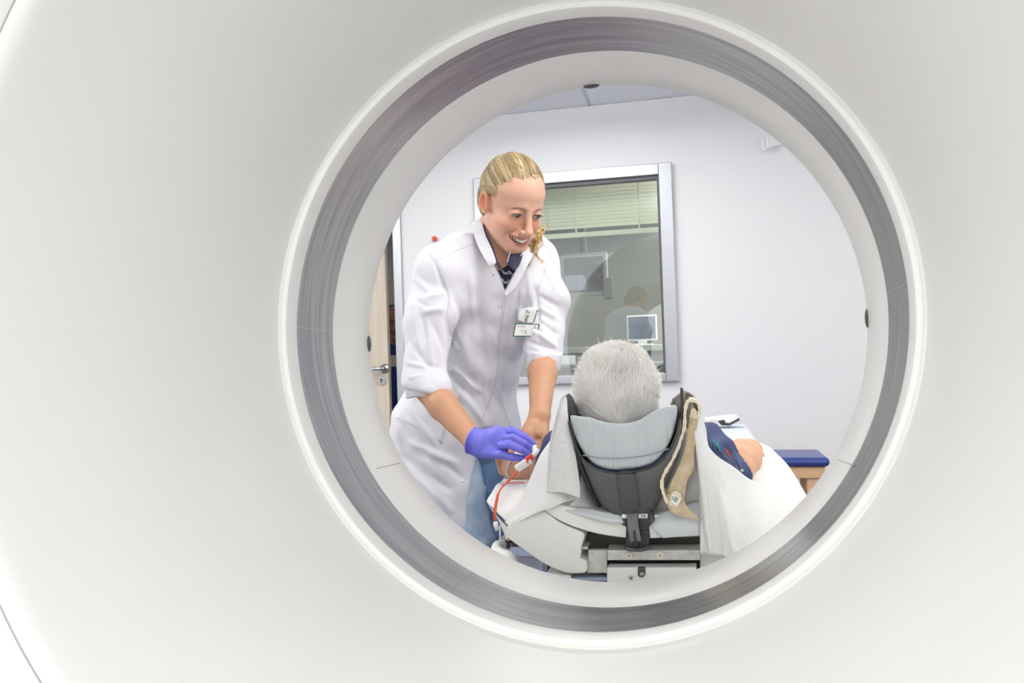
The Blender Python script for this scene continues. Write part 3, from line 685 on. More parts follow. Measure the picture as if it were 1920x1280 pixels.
# white sheet on the left: from behind the towel down over the arm board
s1 = patch(pp([
 [(1064, 765, 1.60), (1050, 790, 1.58), (1035, 820, 1.57), (1016, 850, 1.56), (1000, 885, 1.57), (975, 935, 1.58), (946, 978, 1.60)],
 [(1066, 790, 1.53), (1052, 815, 1.52), (1037, 845, 1.51), (1020, 875, 1.51), (1003, 905, 1.52), (980, 945, 1.53), (949, 982, 1.56)],
 [(1076, 850, 1.50), (1060, 870, 1.49), (1042, 890, 1.48), (1025, 910, 1.48), (1006, 930, 1.49), (982, 958, 1.50), (953, 984, 1.53)],
 [(1088, 905, 1.49), (1070, 915, 1.48), (1050, 926, 1.465), (1030, 936, 1.46), (1008, 948, 1.465), (984, 966, 1.475), (958, 984, 1.50)],
 [(1089, 934, 1.49), (1072, 937, 1.475), (1052, 944, 1.458), (1030, 953, 1.455), (1008, 960, 1.458), (985, 971, 1.465), (962, 982, 1.485)]]), 'white_sheet', 'sheet', None, 8, .0025, wave=wv(.0018, 1.0, 1.6, 5))
tag(s1, 'white cotton sheet draped over the table end below the grey towel', 'sheet')
s1b = patch(pp([
 [(1089, 890, 1.50), (1110, 930, 1.53), (1135, 962, 1.54)],
 [(1087, 925, 1.49), (1105, 945, 1.51), (1130, 966, 1.52)],
 [(1062, 950, 1.48), (1095, 957, 1.49), (1132, 966, 1.50)]]), 'sheet_corner', 'sheet', s1, 8, .002, wave=wv(.0015, 1.0, 1.6, 8))
s1c = patch(pp([
 [(1066, 790, 1.56), (1090, 850, 1.56), (1112, 900, 1.58), (1140, 950, 1.58)],
 [(1060, 840, 1.52), (1080, 880, 1.53), (1098, 915, 1.54), (1130, 955, 1.55)],
 [(1055, 900, 1.50), (1075, 920, 1.51), (1094, 940, 1.52), (1125, 961, 1.53)]]), 'sheet_fold', 'sheet', s1, 8, .002, wave=wv(.0015, 1.0, 1.6, 9))
# arm board with its cover, beside the patient
s2 = patch(pp([
 [(1040, 872, 2.10), (1000, 876, 2.08), (962, 884, 2.02), (950, 890, 2.0)],
 [(1035, 890, 1.95), (1000, 895, 1.92), (958, 900, 1.88), (940, 903, 1.84)],
 [(1030, 905, 1.80), (990, 910, 1.76), (950, 915, 1.74), (930, 911, 1.74)],
 [(1018, 925, 1.68), (980, 940, 1.64), (945, 950, 1.64), (921, 926, 1.68)],
 [(1000, 960, 1.62), (965, 985, 1.60), (940, 968, 1.61), (913, 940, 1.66)]]), 'arm_board_cover', 'sheet', None, 8, .003, wave=wv(.001, 1.0, 1.2, 6))
tag(s2, 'white cover of the arm board under the forearm with the infusion tube', 'sheet')
s2b = patch(pp([
 [(913, 939, 1.655), (927, 962, 1.63), (944, 982, 1.60)],
 [(924, 955, 1.645), (936, 975, 1.62), (952, 990, 1.59)],
 [(938, 978, 1.63), (943, 992, 1.61), (952, 1000, 1.585)],
 [(949, 1006, 1.61), (950, 1010, 1.60), (951, 1013, 1.585)]]), 'hanging_corner', 'sheet', s2, 6, .002)
# bed of the table: mattress seen beyond the head, right side
s3 = patch(pp([
 [(1150, 850, 2.55), (1250, 846, 2.55), (1340, 822, 2.50), (1400, 826, 2.45), (1440, 838, 2.35), (1468, 868, 2.2)],
 [(1150, 880, 2.2), (1250, 870, 2.2), (1340, 838, 2.2), (1410, 842, 2.15), (1462, 862, 2.08), (1492, 895, 1.98)],
 [(1150, 925, 1.9), (1250, 915, 1.9), (1340, 888, 1.9), (1420, 882, 1.86), (1480, 894, 1.82), (1514, 930, 1.78)],
 [(1150, 955, 1.76), (1250, 950, 1.76), (1340, 930, 1.74), (1420, 922, 1.72), (1485, 932, 1.70), (1524, 965, 1.68)],
 [(1150, 972, 1.68), (1250, 968, 1.68), (1340, 962, 1.67), (1420, 960, 1.66), (1490, 985, 1.66), (1530, 1015, 1.66)]]), 'mattress_sheet', 'sheet', None, 8, .003, wave=wv(.0022, 1.4, 1.6, 7))
tag(s3, 'white sheet spread over the mattress under the patient', 'sheet')
# long white drape over the right wing, to the lower edge
s4 = patch(pp([
 [(1291, 744, 1.475), (1303, 752, 1.475), (1314, 778, 1.48), (1322, 812, 1.49), (1335, 846, 1.51), (1368, 872, 1.55), (1410, 900, 1.60), (1455, 922, 1.64), (1500, 945, 1.67)],
 [(1297, 775, 1.455), (1305, 785, 1.46), (1314, 805, 1.47), (1325, 838, 1.48), (1340, 872, 1.50), (1372, 900, 1.54), (1412, 925, 1.58), (1455, 945, 1.61), (1505, 970, 1.64)],
 [(1306, 840, 1.45), (1315, 850, 1.44), (1326, 862, 1.455), (1340, 888, 1.46), (1356, 920, 1.50), (1388, 942, 1.53), (1420, 958, 1.56), (1460, 978, 1.58), (1510, 1010, 1.61)],
 [(1311, 920, 1.45), (1324, 925, 1.435), (1340, 930, 1.45), (1356, 948, 1.45), (1372, 965, 1.48), (1400, 982, 1.52), (1430, 995, 1.54), (1466, 1010, 1.56), (1512, 1050, 1.59)],
 [(1313, 990, 1.45), (1330, 992, 1.435), (1350, 996, 1.45), (1368, 1008, 1.445), (1386, 1018, 1.47), (1410, 1030, 1.50), (1440, 1040, 1.53), (1474, 1055, 1.55), (1514, 1090, 1.58)],
 [(1314, 1038, 1.45), (1334, 1040, 1.435), (1356, 1042, 1.45), (1378, 1046, 1.445), (1400, 1056, 1.47), (1424, 1070, 1.50), (1452, 1085, 1.53), (1484, 1100, 1.55), (1520, 1130, 1.58)]]), 'drape', 'sheet', None, 8, .0025, wave=lambda a, b: .0055*np.sin(b*22+a*2+.6)*np.exp(-((b-.35)/.42)**2)*(.35+a)+.003*np.sin(b*41-a*3)*(.3+a))
tag(s4, 'long white drape falling from the right wing of the head holder over the table side', 'sheet')
s4b = patch(pp([
 [(1286, 800, 1.52), (1300, 820, 1.51), (1316, 850, 1.50)],
 [(1270, 860, 1.51), (1292, 880, 1.50), (1316, 910, 1.49)],
 [(1240, 920, 1.52), (1275, 925, 1.51), (1316, 940, 1.50)],
 [(1225, 962, 1.53), (1270, 950, 1.52), (1316, 938, 1.51)]]), 'inner_fold', 'sheet', s4, 6, .002, wave=wv(.002, 1, 1.4, 12))
s4c = patch(pp([
 [(1225, 965, 1.475), (1270, 952, 1.475), (1316, 940, 1.475)],
 [(1222, 985, 1.462), (1270, 975, 1.462), (1316, 960, 1.462)],
 [(1232, 998, 1.458), (1270, 990, 1.458), (1314, 984, 1.458)],
 [(1242, 1008, 1.46), (1275, 1006, 1.46), (1314, 1004, 1.46)]]), 'grey_liner', 'bluegrey', None, 6, .0015, wave=wv(.0015, 1, 1.0, 13))
s4c.data.materials[0] = mat('translucent_film', 'ccd1d4', .3)
tag(s4c, 'pale grey plastic film lying over the curved end of the table', 'film')
gs = patch(pp([
 [(1068, 950, 1.478), (1110, 955, 1.468), (1140, 962, 1.462), (1165, 966, 1.462)],
 [(1060, 957, 1.470), (1105, 966, 1.460), (1140, 974, 1.455), (1168, 976, 1.455)],
 [(1095, 968, 1.466), (1110, 973, 1.462), (1140, 980, 1.457), (1170, 981, 1.457)]]), 'film_strip', s4c.data.materials[0], s4c, 6, .0015)
# beige felt band rolled over the right wing
def ribbon(name, path, w, m, parent, thick=.004, n=8, wd=None, edge=None):
    """band whose centre line is seen from here, width running away from the viewer"""
    c = smooth_path([P(*q) for q in path], n); wd = np.array([0, 1., 0]) if wd is None else np.asarray(wd, float); wd /= np.linalg.norm(wd)
    ww = np.broadcast_to(w, (len(c),)); V = []; m_ = len(c); T = np.gradient(c, axis=0); T /= np.linalg.norm(T, axis=1)[:, None]
    for i in range(m_):
        nn = np.cross(T[i], wd); nn /= np.linalg.norm(nn)+1e-9; jig = .0006*math.sin(i*1.9)+.0005*math.sin(i*.7)
        for a, b in ((0, -1), (0, 1), (1, 1), (1, -1)): V.append(c[i]+wd*ww[i]*a+nn*b*(thick/2+jig))
    Fc = [(i*4+k, i*4+(k+1) % 4, i*4+4+(k+1) % 4, i*4+4+k) for i in range(m_-1) for k in range(4)]+[(0, 1, 2, 3), tuple((m_-1)*4+k for k in (3, 2, 1, 0))]
    o = link(name, V, Fc, m, parent); b = o.modifiers.new('b', 'BEVEL'); b.width = thick*.3; b.segments = 2; return o
ft = thing('felt_band', 'beige felt positioning band folded over the right wing of the head holder', 'strap', P(1285, 760, 1.46))
path = [(1296, 792, 1.452), (1297, 776, 1.446), (1300, 768, 1.444), (1304, 772, 1.443), (1301, 782, 1.442), (1308, 780, 1.440), (1312, 768, 1.438), (1309, 756, 1.436), (1298, 751, 1.436), (1288, 756, 1.436), (1284, 775, 1.434), (1283, 800, 1.432), (1275, 828, 1.43), (1262, 860, 1.428), (1248, 884, 1.427), (1241, 902, 1.427), (1243, 922, 1.428), (1252, 944, 1.430)]
ribbon('felt_loop', path, .045, 'felt_edge', ft, .0055, 6)
patch(pp([[(1296, 770, 1.452), (1304, 768, 1.448), (1310, 775, 1.447)], [(1290, 810, 1.452), (1297, 820, 1.449), (1302, 840, 1.449)], [(1284, 845, 1.45), (1288, 856, 1.447), (1300, 880, 1.45)], [(1270, 880, 1.448), (1280, 890, 1.444), (1288, 900, 1.447)], [(1258, 905, 1.445), (1272, 915, 1.441), (1284, 925, 1.445)], [(1250, 932, 1.442), (1262, 945, 1.438), (1281, 938, 1.442)]]), 'felt_tongue', 'felt', ft, 7, .005)
patch(pp([[(1250, 925, 1.436), (1266, 925, 1.436), (1281, 932, 1.438)], [(1252, 948, 1.434), (1268, 946, 1.434), (1288, 950, 1.438)], [(1264, 962, 1.436), (1284, 960, 1.436), (1302, 962, 1.438)], [(1300, 972, 1.440), (1308, 972, 1.440), (1315, 976, 1.440)]]), 'felt_tail', 'felt', ft, 7, .005)
lp = patch(pp([[(1259, 922, 1.430), (1268, 920, 1.430), (1276, 924, 1.431)], [(1256, 936, 1.429), (1266, 938, 1.429), (1278, 934, 1.430)], [(1254, 946, 1.430), (1264, 950, 1.430), (1272, 948, 1.431)]]), 'felt_tab', 'felt_edge', ft, 5, .003)
st = [(1262, 926), (1277, 936), (1269, 948), (1256, 938)]
lb = extr('care_label', st, 1.4245, 1.4255, 'card', ft, 0)
def mixp(u, v):
    a = np.array(st[0])*(1-u)+np.array(st[1])*u; b = np.array(st[3])*(1-u)+np.array(st[2])*u; return tuple(a*(1-v)+b*v)
for u0, u1, v in ((.3, .75, .14), (.3, .8, .32), (.3, .7, .5), (.3, .85, .66), (.05, .2, .3), (.05, .22, .45), (.08, .2, .62), (.06, .22, .78)):
    extr('print', [mixp(u0, v-.04), mixp(u1, v-.04), mixp(u1, v+.04), mixp(u0, v+.04)], 1.4238, 1.4245, 'ink', lb, 0)

# ------------------------------------------------------------------ people
def seg_d(q, pts):
    """distance of points q (n,k) to polyline"""
    best = np.full(len(q), 9.)
    for a, b in zip(pts[:-1], pts[1:]):
        a = np.asarray(a, float); b = np.asarray(b, float); ba = b-a
        t = np.clip(((q-a)@ba)/(ba@ba+1e-12), 0, 1); best = np.minimum(best, np.linalg.norm(q-a-t[:, None]*ba, axis=1))
    return best
def sst(e0, e1, x):
    t = np.clip((x-e0)/(e1-e0), 0, 1); return t*t*(3-2*t)
def head_sdf(fd, R, c, smile=True, female=True):
    """R columns: her right, forward, up; c: point between the ears at eye height"""
    L = lambda x, y, z: np.asarray(c)+R@np.array([x, y, z])
    E = lambda x, y, z, r, k=.01, mode='+', Q=None: fd.ell(L(x, y, z), r, R if Q is None else R@Q, k, mode)
    C = lambda a, b, ra, rb, k=.01, mode='+': fd.cap(L(*a), L(*b), ra, rb, k, mode)
    E(0, -.010, .032, (.070, .087, .083), .001)
    E(0, .028, .036, (.063, .055, .056), .03)
    E(0, .022, -.030, (.057, .055, .066), .03)
    E(0, .042, -.058, (.041, .042, .046), .03)       # jaw
    C((.047, .0, -.052), (.016, .068, -.092), .013, .014, .03); C((-.047, .0, -.052), (-.016, .068, -.092), .013, .014, .03)
    E(0, .073, -.092, (.020, .015, .014), .02)       # chin
    for s in (1, -1):
        E(s*.040, .050, -.030, (.024, .027, .023), .02)   # cheek
        E(s*.036, .064, -.034, (.016, .016, .014), .014)  # raised cheek of the smile
        C((s*.012, .079, .017), (s*.045, .060, .014), .008, .007, .016)   # brow
        E(s*.031, .094, .0, (.017, .013, .011), .012, '-')   # socket
        E(s*.0315, .0715, -.002, (.0165, .0150, .0135), .006)   # lids
    C((0, .083, .010), (0, .103, -.030), .0075, .0090, .010)
    E(0, .1080, -.0375, (.0105, .0110, .0095), .007)
    for s in (1, -1):
        E(s*.0135, .0960, -.0420, (.0068, .0100, .0068), .005)
        E(s*.0065, .1005, -.0475, (.0034, .0048, .003), .003, '-')
    E(0, .078, -.060, (.028, .014, .018), .012)      # muzzle over the teeth
    if smile:
        mc = lambda t: (t*.0325, .0905-.0165*t*t, -.0705+.0125*t*t)       # mouth centre curve
        up = [mc(t) for t in np.linspace(-1, 1, 13)]
        for s, r0, k in ((1, .0028, .003), (-1, .0040, .003)):
            pts = []; rs = []
            for t in np.linspace(-1, 1, 13):
                x, y, z = mc(t); o = (.0076*(1-t*t)**.75+.0006)*s; pts.append(L(x, y-.001, z+o)); rs.append(r0*(1-.55*t*t))
            fd.chain(pts, rs, k)
        pts = []; 
        for a, b in zip(np.linspace(-.93, .93, 12)[:-1], np.linspace(-.93, .93, 12)[1:]):
            t = (a+b)/2; x, y, z = mc(t); h = .0067*(1-t*t)**.65+.0009
            Q = Matrix.Rotation(math.atan2(-2*.0165*t/.0325, 1), 3, 'Z'); Q = np.array(Q)
            E(x, y-.001, z, (.0052, .012, h), .0015, '-', Q)
        for s in (1, -1):   # folds from nose wing to mouth corner
            C((s*.0185, .0905, -.040), (s*.035, .076, -.052), .0022, .002, .006, '-'); C((s*.035, .076, -.052), (s*.0385, .070, -.066), .002, .0015, .006, '-')
    else:
        C((-.022, .086, -.068), (.022, .086, -.068), .0045, .0045, .006); C((-.023, .092, -.0675), (.023, .092, -.0675), .0012, .0012, .003, '-')
    for s in (1, -1):   # almond openings
        h = .0047 if smile else .0046
        Q = np.array(Matrix.Rotation(-s*.10, 3, 'Y'))
        E(s*.0318, .089, -.0025, (.0142, .013, h), .0012, '-', Q)
    for s in (1, -1):   # ears
        Q = np.array(Matrix.Rotation(s*.30, 3, 'Z')@Matrix.Rotation(.18, 3, 'X'))
        E(s*.0745, -.006, -.006, (.0070, .0140, .0270), .004, '+', Q)
        E(s*.0715, .002, -.012, (.006, .009, .018), .006, '+', Q)
        ec = np.array([s*.0760, -.006, -.004]); hp_ = [L(*(ec+Q@np.array([s*.0045, .0110*math.cos(t_), .0238*math.sin(t_)]))) for t_ in np.linspace(-.9, 3.9, 12)]
        fd.chain(hp_, [.0029]*12, .0025)
        E(s*.0815, -.004, -.001, (.0075, .0076, .0155), .003, '-', Q)
        E(s*.0805, .000, -.012, (.0065, .0060, .008), .003, '-', Q)
def head_colors(V, R, c, base, lip, blush=.5, brow=None):
    q = (V-np.asarray(c))@R; x, y, z = q.T; col = np.tile(base, (len(V), 1)).astype(float)
    ff = (y > .03)
    for s in (1, -1):
        w = np.exp(-(((x-s*.042)/.022)**2+((z+.028)/.02)**2))*ff*blush; col = col*(1-w[:, None])+w[:, None]*np.array(s2l('e0907a'))
    w = np.exp(-((x/.014)**2+((z+.036)/.012)**2))*(y > .08)*blush*.6; col = col*(1-w[:, None])+w[:, None]*np.array(s2l('e09a82'))
    w = np.exp(-((np.abs(x)-.08)/.02)**2-((z+.005)/.03)**2)*(np.abs(x) > .068)*(y < .03)*.7; col = col*(1-w[:, None])+w[:, None]*np.array(s2l('e59375'))
    mz = -.0705+.0125*np.clip(x/.0325, -1.2, 1.2)**2; t = np.clip(np.abs(x)/.0325, 0, 1)
    hh = .0076*(1-t*t)**.75+.0042
    w = (1-sst(.8, 1.15, np.abs(z-mz)/(hh+.0012)))*(np.abs(x) < .0345)*(y > .06)
    col = col*(1-w[:, None])+w[:, None]*np.array(lip)
    for s in (1, -1):   # eye line, lids
        e = ((x-s*.0318)/.0165)**2+((z+.002)/.0085)**2; w = np.exp(-e**2)*(y > .055)*.55
        col = col*(1-w[:, None])+w[:, None]*np.array(s2l('a8705a'))
        if brow is not None:
            xc = (x*s); zb_ = .0135+.0035*np.sin(np.clip((xc-.012)/.036, 0, 1)*3.0)-.004*sst(.03, .048, xc)
            w = np.exp(-((z-zb_)/.0026)**2)*sst(.010, .016, xc)*(1-sst(.042, .050, xc))*(y > .04)*.85
            col = col*(1-w[:, None])+w[:, None]*np.array(brow)
    return col
def face_extras(parent, R, c, iris='iris', teeth=True, gaze=(-.15, .85, -.35)):
    L = lambda x, y, z: np.asarray(c)+R@np.array([x, y, z]); g = np.array(gaze, float); g /= np.linalg.norm(g)
    for s in (1, -1):
        o = np.array([s*.0315, .0715, -.002]); e = MB(); e.sphere(L(*o), .0128, 24, 16); eb = e.build('eyeball', 'eyewhite', parent, True)
        gg = g.copy(); 
        for r, m, h in ((.0074, iris, .0120), (.0034, 'pupil', .0126)):
            d = R@gg; a = np.cross(d, [0, 0, 1]); a /= np.linalg.norm(a); b = np.cross(a, d); cc_ = L(*o)+d*h
            V = [cc_+d*(.0012 if m != 'pupil' else .0009)]; n = 20
            V += [cc_+r*(a*math.cos(2*math.pi*k/n)+b*math.sin(2*math.pi*k/n)) for k in range(n)]
            link('iris' if m == iris else 'pupil', V, [(0, k+1, (k+1) % n+1) for k in range(n)], m, eb)
        lm = MB(); lm2 = MB()
        for k in range(15):
            t = -1+2*k/14; x = s*.0318+t*.0130; zz = -.0025+(.0051 if teeth else .0047)*math.sqrt(max(0, 1-t*t))+s*t*.10*.0130*s*.0; yy = .0715+math.sqrt(max(1e-6, .0152**2-(x-s*.0315)**2-(zz+.002)**2))
            a = L(x, yy-.0005, zz); b = L(x+t*.003+s*.0015, yy+.0042, zz-.0008+.0012*abs(t)); lm.tube([a, (a+b)/2+R@np.array([0, 0, -.0006]), b], [.0009, .0006, .0001], 5)
            lm2.tube([a, a+R@np.array([.0019, -.0002*t, -.0003*t])], .0010, 5)
        lm.v += []; n0 = len(lm.v); lm.v += lm2.v; lm.f += [tuple(i+n0 for i in f) for f in lm2.f]
        lm.build('eyelashes', 'lash', parent, True)
    if teeth:
        mb = MB(); mb2 = MB()
        for k in range(-5, 6):
            t = (k)/5.9; x = t*.0325; y = .0893-.0170*t*t; w = (.0047, .0045, .0040, .0038, .0034, .003)[abs(k)]*.5+.0002; hh = (.0060, .0060, .0053, .0055, .0048, .0040)[abs(k)]
            zz = -.0705+.0125*t*t+.0022; a = math.atan2(-2*.0175*t/.0325, 1); Q = R@np.array(Matrix.Rotation(a, 3, 'Z'))
            mb.sphere(L(x, y, zz-.0006), (w*1.22, .0030, hh*.92), 12, 10, Q)
        mb.build('teeth', 'teeth', parent, True)
        V = []; n = 17
        for k in range(n):
            t = -1+2*k/(n-1); x = t*.034; y = .0805-.017*t*t; zz = -.0705+.0125*t*t; V += [L(x, y, zz+.011), L(x, y, zz-.013)]
        link('mouth_interior', V, [(2*k, 2*k+1, 2*k+3, 2*k+2) for k in range(n-1)], 'mouth', parent)
def strands(curves, r, n=3):
    mb = MB()
    V = []; Fc = []; 
    for c in curves:
        c = np.asarray(c); m = len(c); T = np.gradient(c, axis=0); T /= np.linalg.norm(T, axis=1)[:, None]+1e-9
        a = np.cross(T, [.3, .2, .93]); a /= np.linalg.norm(a, axis=1)[:, None]+1e-9; b = np.cross(T, a)
        rr = r*np.linspace(1, .25, m); base = len(V)
        for i in range(m):
            for k in range(n): th = 2*math.pi*k/n; V.append(c[i]+rr[i]*(a[i]*math.cos(th)+b[i]*math.sin(th)))
        for i in range(m-1):
            for k in range(n): Fc.append((base+i*n+k, base+i*n+(k+1) % n, base+(i+1)*n+(k+1) % n, base+(i+1)*n+k))
    return V, Fc

# ---- the woman
WR = np.array([[-0.66501717, 0.64454608, 0.37724332], [-0.74605175, -0.55031735, -0.37491012], [-0.0340433, -0.5307647, 0.84683522]])
WC = np.array([-0.44839479, 2.00645397, 1.50678799])
wm = thing('person', 'smiling blond woman in a white lab coat bending over the patient', 'person', (float(P(890, 900, 2.1)[0]), 2.1, 0))
xt = np.array([-.90, -.42, .0]); xt /= np.linalg.norm(xt)     # her right, for the trunk
shR, shL = P(828, 503, 2.00), P(1006, 487, 2.15)
elR, wrR = P(794, 718, 1.90), P(890, 827, 1.80)
elL, wrL = P(1020, 655, 2.06), P(1012, 778, 1.93)
neckB = P(937, 464, 2.10)
fd = Field(axis(-.86, -.18, .007, [(WC[0]-.125, WC[0]+.125, .0015), (-.43, -.33, .0022)]), axis(1.66, 2.42, .008, [(WC[1]-.13, WC[1]+.125, .0017)]),
           axis(.05, 1.70, .009, [(WC[2]-.125, WC[2]+.15, .0015), (.86, 1.02, .0025)]))
head_sdf(fd, WR, WC)
Lh = lambda x, y, z: WC+WR@np.array([x, y, z])
fd.chain([Lh(0, -.03, -.03), Lh(0, -.035, -.075), (neckB+Lh(0, -.03, -.07))/2, neckB, neckB+[.0, .0, -.05]], [.044, .041, .043, .050, .070], .015)
fd.ecap(P(925, 535, 2.12), P(885, 690, 2.18), (.135, .085), (.115, .085), xt, .03)
fd.ecap(P(885, 690, 2.18), P(862, 800, 2.2), (.115, .085), (.15, .10), xt, .03)
fd.chain([shR, P(925, 500, 2.10), shL], [.045, .07, .045], .03)
fd.chain([shR, elR], [.046, .036], .02)
fd.chain([elR, elR*.6+wrR*.4, wrR, P(905, 832, 1.80)], [.0355, .0370, .0250, .024], .010)
fd.chain([shL, elL], [.044, .030], .02)
fd.chain([elL, elL*.62+wrL*.38, wrL], [.033, .0365, .0250], .012)
# bare left hand, bent down at the wrist with curled fingers
k0 = P(1003, 812, 1.90)
fd.ecap(wrL, k0, (.024, .019), (.036, .017), RT, .012)
for i, (a, b, c_, r) in enumerate((((988, 818), (990, 838), (1000, 848), .0098), ((999, 826), (1004, 846), (1011, 855), .0102), ((1010, 828), (1016, 846), (1018, 856), .0098), ((1020, 822), (1026, 838), (1025, 850), .0088))):
    fd.chain([P(*a, 1.895), P(*b, 1.875), P(*c_, 1.885+.01)], [r, r*.93, r*.82], .004)
fd.chain([P(1000, 797, 1.90), P(991, 814, 1.885), P(996, 836, 1.87)], [.012, .011, .009], .010)
# hand inside the glove, hips and legs
fd.ecap(P(895, 830, 1.80), P(935, 832, 1.79), (.022, .018), (.030, .013), [0, -.3, 1], .01)
hip = P(862, 800, 2.2)
kR, kL = P(886, 1020, 2.10), P(915, 1010, 2.22)
fR, fL = np.array([kR[0]-.0, 2.22, .07]), np.array([kL[0]+.01, 2.36, .07])
fd.chain([hip+[-.05, -.03, 0], kR, fR], [.07, .045, .035], .02); fd.chain([hip+[.05, .05, 0], kL, fL], [.07, .045, .035], .02)
V, Q = fd.mesh()
base = np.array(s2l('dcae97')); ch = head_colors(V, WR, WC, base, s2l('c78880'), .45, s2l('8f6c4a'))
# forearms a touch tanner
dd = np.linalg.norm(V-WC, axis=1); w = sst(.18, .3, dd)[:, None]; ch = ch*(1-w)+w*np.array(s2l('c89878'))
link('body', V, Q, 'skin', wm, True, ch)
face_extras(wm, WR, WC)

# ---- hair cap, combed back to a tail at the nape
pole = Lh(-.02, -.098, -.055)
fh = Field(axis(WC[0]-.15, WC[0]+.15, .0018), axis(WC[1]-.15, WC[1]+.15, .0018), axis(WC[2]-.13, WC[2]+.17, .0018))
fh.ell(Lh(0, -.010, .036), (.0770, .0900, .0880), WR, .001)
fh.ell(Lh(0, -.046, -.018), (.058, .042, .054), WR, .03)
fh.cap(Lh(-.01, -.085, -.035), Lh(-.03, -.098, -.075), .030, .020, .03)
nf = np.array([0, .93, -.36]); nf /= np.linalg.norm(nf)      # hairline plane, then temples and ears
fh.planes([(Lh(0, .0620, .064), -(WR@np.array([0, .85, -.52]))), (Lh(0, 0, .14), WR@np.array([0, 0, 1.]))], WC-.16, WC+.17, .012)
fh.ell(Lh(0, .100, .010), (.058, .070, .066), WR, .012, '-')
for s in (1, -1):
    fh.ell(Lh(s*.078, .018, -.030), (.030, .040, .048), WR, .01, '-'); fh.ell(Lh(s*.085, -.008, -.012), (.022, .018, .033), WR, .008, '-')
V, Q = fh.mesh(); V = relax(V, Q, 2)
def comb_uv(p):
    q = (p-WC)@WR; pq = (pole-WC)@WR; o = np.array([0, -.01, .03]); d = q-o; d /= np.linalg.norm(d, axis=1)[:, None]
    ax = np.array([-.12, -.93, .33]); ax /= np.linalg.norm(ax); e1 = np.cross(ax, [1, 0, 0]); e1 /= np.linalg.norm(e1); e2 = np.cross(ax, e1)
    return np.arctan2(d@e2, d@e1), np.arccos(np.clip(d@ax, -1, 1))
def streak(az, pol, fr, seed=1):
    r = np.random.default_rng(seed); o = 0
    for k in range(9):
        f = int(fr*(.4+1.3*r.random())); o = o+np.sin(az*f+r.random()*6.28+1.1*np.sin(pol*(1+r.random())+r.random()*6)+.35*np.sin(az*3+k))
    return o/3
N = vnormals(V, Q); az, po = comb_uv(V); st_ = streak(az, po, 46)
V = V+N*(streak(az, po, 80, 1)*.0005+streak(az, po, 13, 2)*.0016)[:, None]
def haircol(az, po, dark='80653f', light='dcc598'):
    w = np.clip(.5+.26*streak(az, po, 120, 3)+.22*streak(az, po, 60, 9)+.18*streak(az, po, 13, 2), 0, 1)[:, None]; return np.array(s2l(dark))*(1-w)+np.array(s2l(light))*w
hair = link('hair', V, Q, 'hair', wm, True, haircol(az, po))
# single strands along the comb direction, and loose ones
pole2 = Lh(-.012, -.105, .02); tree = bvh(V, Q); cur = []; cols = []
idx = RNG.choice(len(V), 5200)
for i in idx:
    p = V[i].copy(); pts = []; lift = .0006+.0016*RNG.random()**2
    if ((p-WC)@WR)[1] > .035: p = p-(pole2-p)/np.linalg.norm(pole2-p)*.007*RNG.random()
    for k in range(9):
        loc, nn, _, _ = tree.find_nearest(Vector(p)); nn = np.array(nn); p = np.array(loc)+nn*lift; pts.append(p)
        t = pole2-p; t -= nn*(t@nn); t /= np.linalg.norm(t)+1e-9; p = p+t*.0055
    cur.append(pts)
for k in range(70):   # flyaways near the face and crown
    i = RNG.choice(len(V)); p = V[i]; nn = N[i]; d = RNG.normal(size=3)*.35+nn*.9+(pole-p)/np.linalg.norm(pole-p)*.5; L_ = .012+.02*RNG.random(); b = RNG.normal(size=3)*.3
    cur.append([p+d*L_*t+b*L_*t*t for t in np.linspace(0, 1, 7)])
for (a, b, c_, d) in (((1022, 390), (1030, 400), (1028, 425), (1022, 440)), ((912, 405), (900, 412), (888, 416), (876, 420)), ((913, 400), (908, 425), (903, 440), (904, 450)), ((915, 402), (904, 415), (895, 425), (884, 418)), ((1024, 400), (1026, 416), (1030, 428), (1024, 450))):
    for j in range(2):
        jt = RNG.normal(size=(4, 2))*1.6; cur.append(smooth_path([P(q[0]+jt[m][0], q[1]+jt[m][1], 2.02) for m, q in enumerate((a, b, c_, d))], 5))
Vs, Fs = strands(cur, .00042); Vs = np.array(Vs); az, po = comb_uv(Vs)
gg_ = np.clip(np.repeat(RNG.random(len(cur)), [len(c)*3 for c in cur])[:, None]*.55-.1+.6*haircol(az, po, '000000', 'ffffff'), 0, 1)
link('loose_strands', Vs, Fs, 'hair', hair, True, np.array(s2l('8d6f45'))*(1-gg_)+np.array(s2l('ead7ad'))*gg_)
# braid falling in front of her left shoulder
bp2 = smooth_path([P(1014, 425, 2.12), P(1010, 440, 2.08), P(1002, 456, 2.045), P(996, 470, 2.03), P(990, 484, 2.025)], 10); curs = []; bc = []
for s in range(3):
    pts = []
    for i, c in enumerate(bp2):
        t = i/(len(bp2)-1); ph = t*9+s*2.094; r = .0085*(1-.25*t)
        pts.append(c+RT*math.sin(ph)*r*1.15+FW*math.sin(2*ph)*r*.55)
    pts = np.array(pts)
    for k in range(26):
        a = RNG.random()*6.28; q = .0062*RNG.random()**.5; off = RT*math.cos(a)*q+FW*math.sin(a)*q+UP*0
        curs.append(pts+off+RNG.normal(size=3)*.0003)
for k in range(60):   # frayed end and wisps
    s0 = bp2[-1]+RT*RNG.normal()*.005+FW*RNG.normal()*.004; e = P(983+RNG.normal()*6, 500+RNG.normal()*4, 2.02); curs.append([s0*(1-t)+e*t+UP*.004*math.sin(t*3)*RNG.normal() for t in np.linspace(0, 1, 7)])
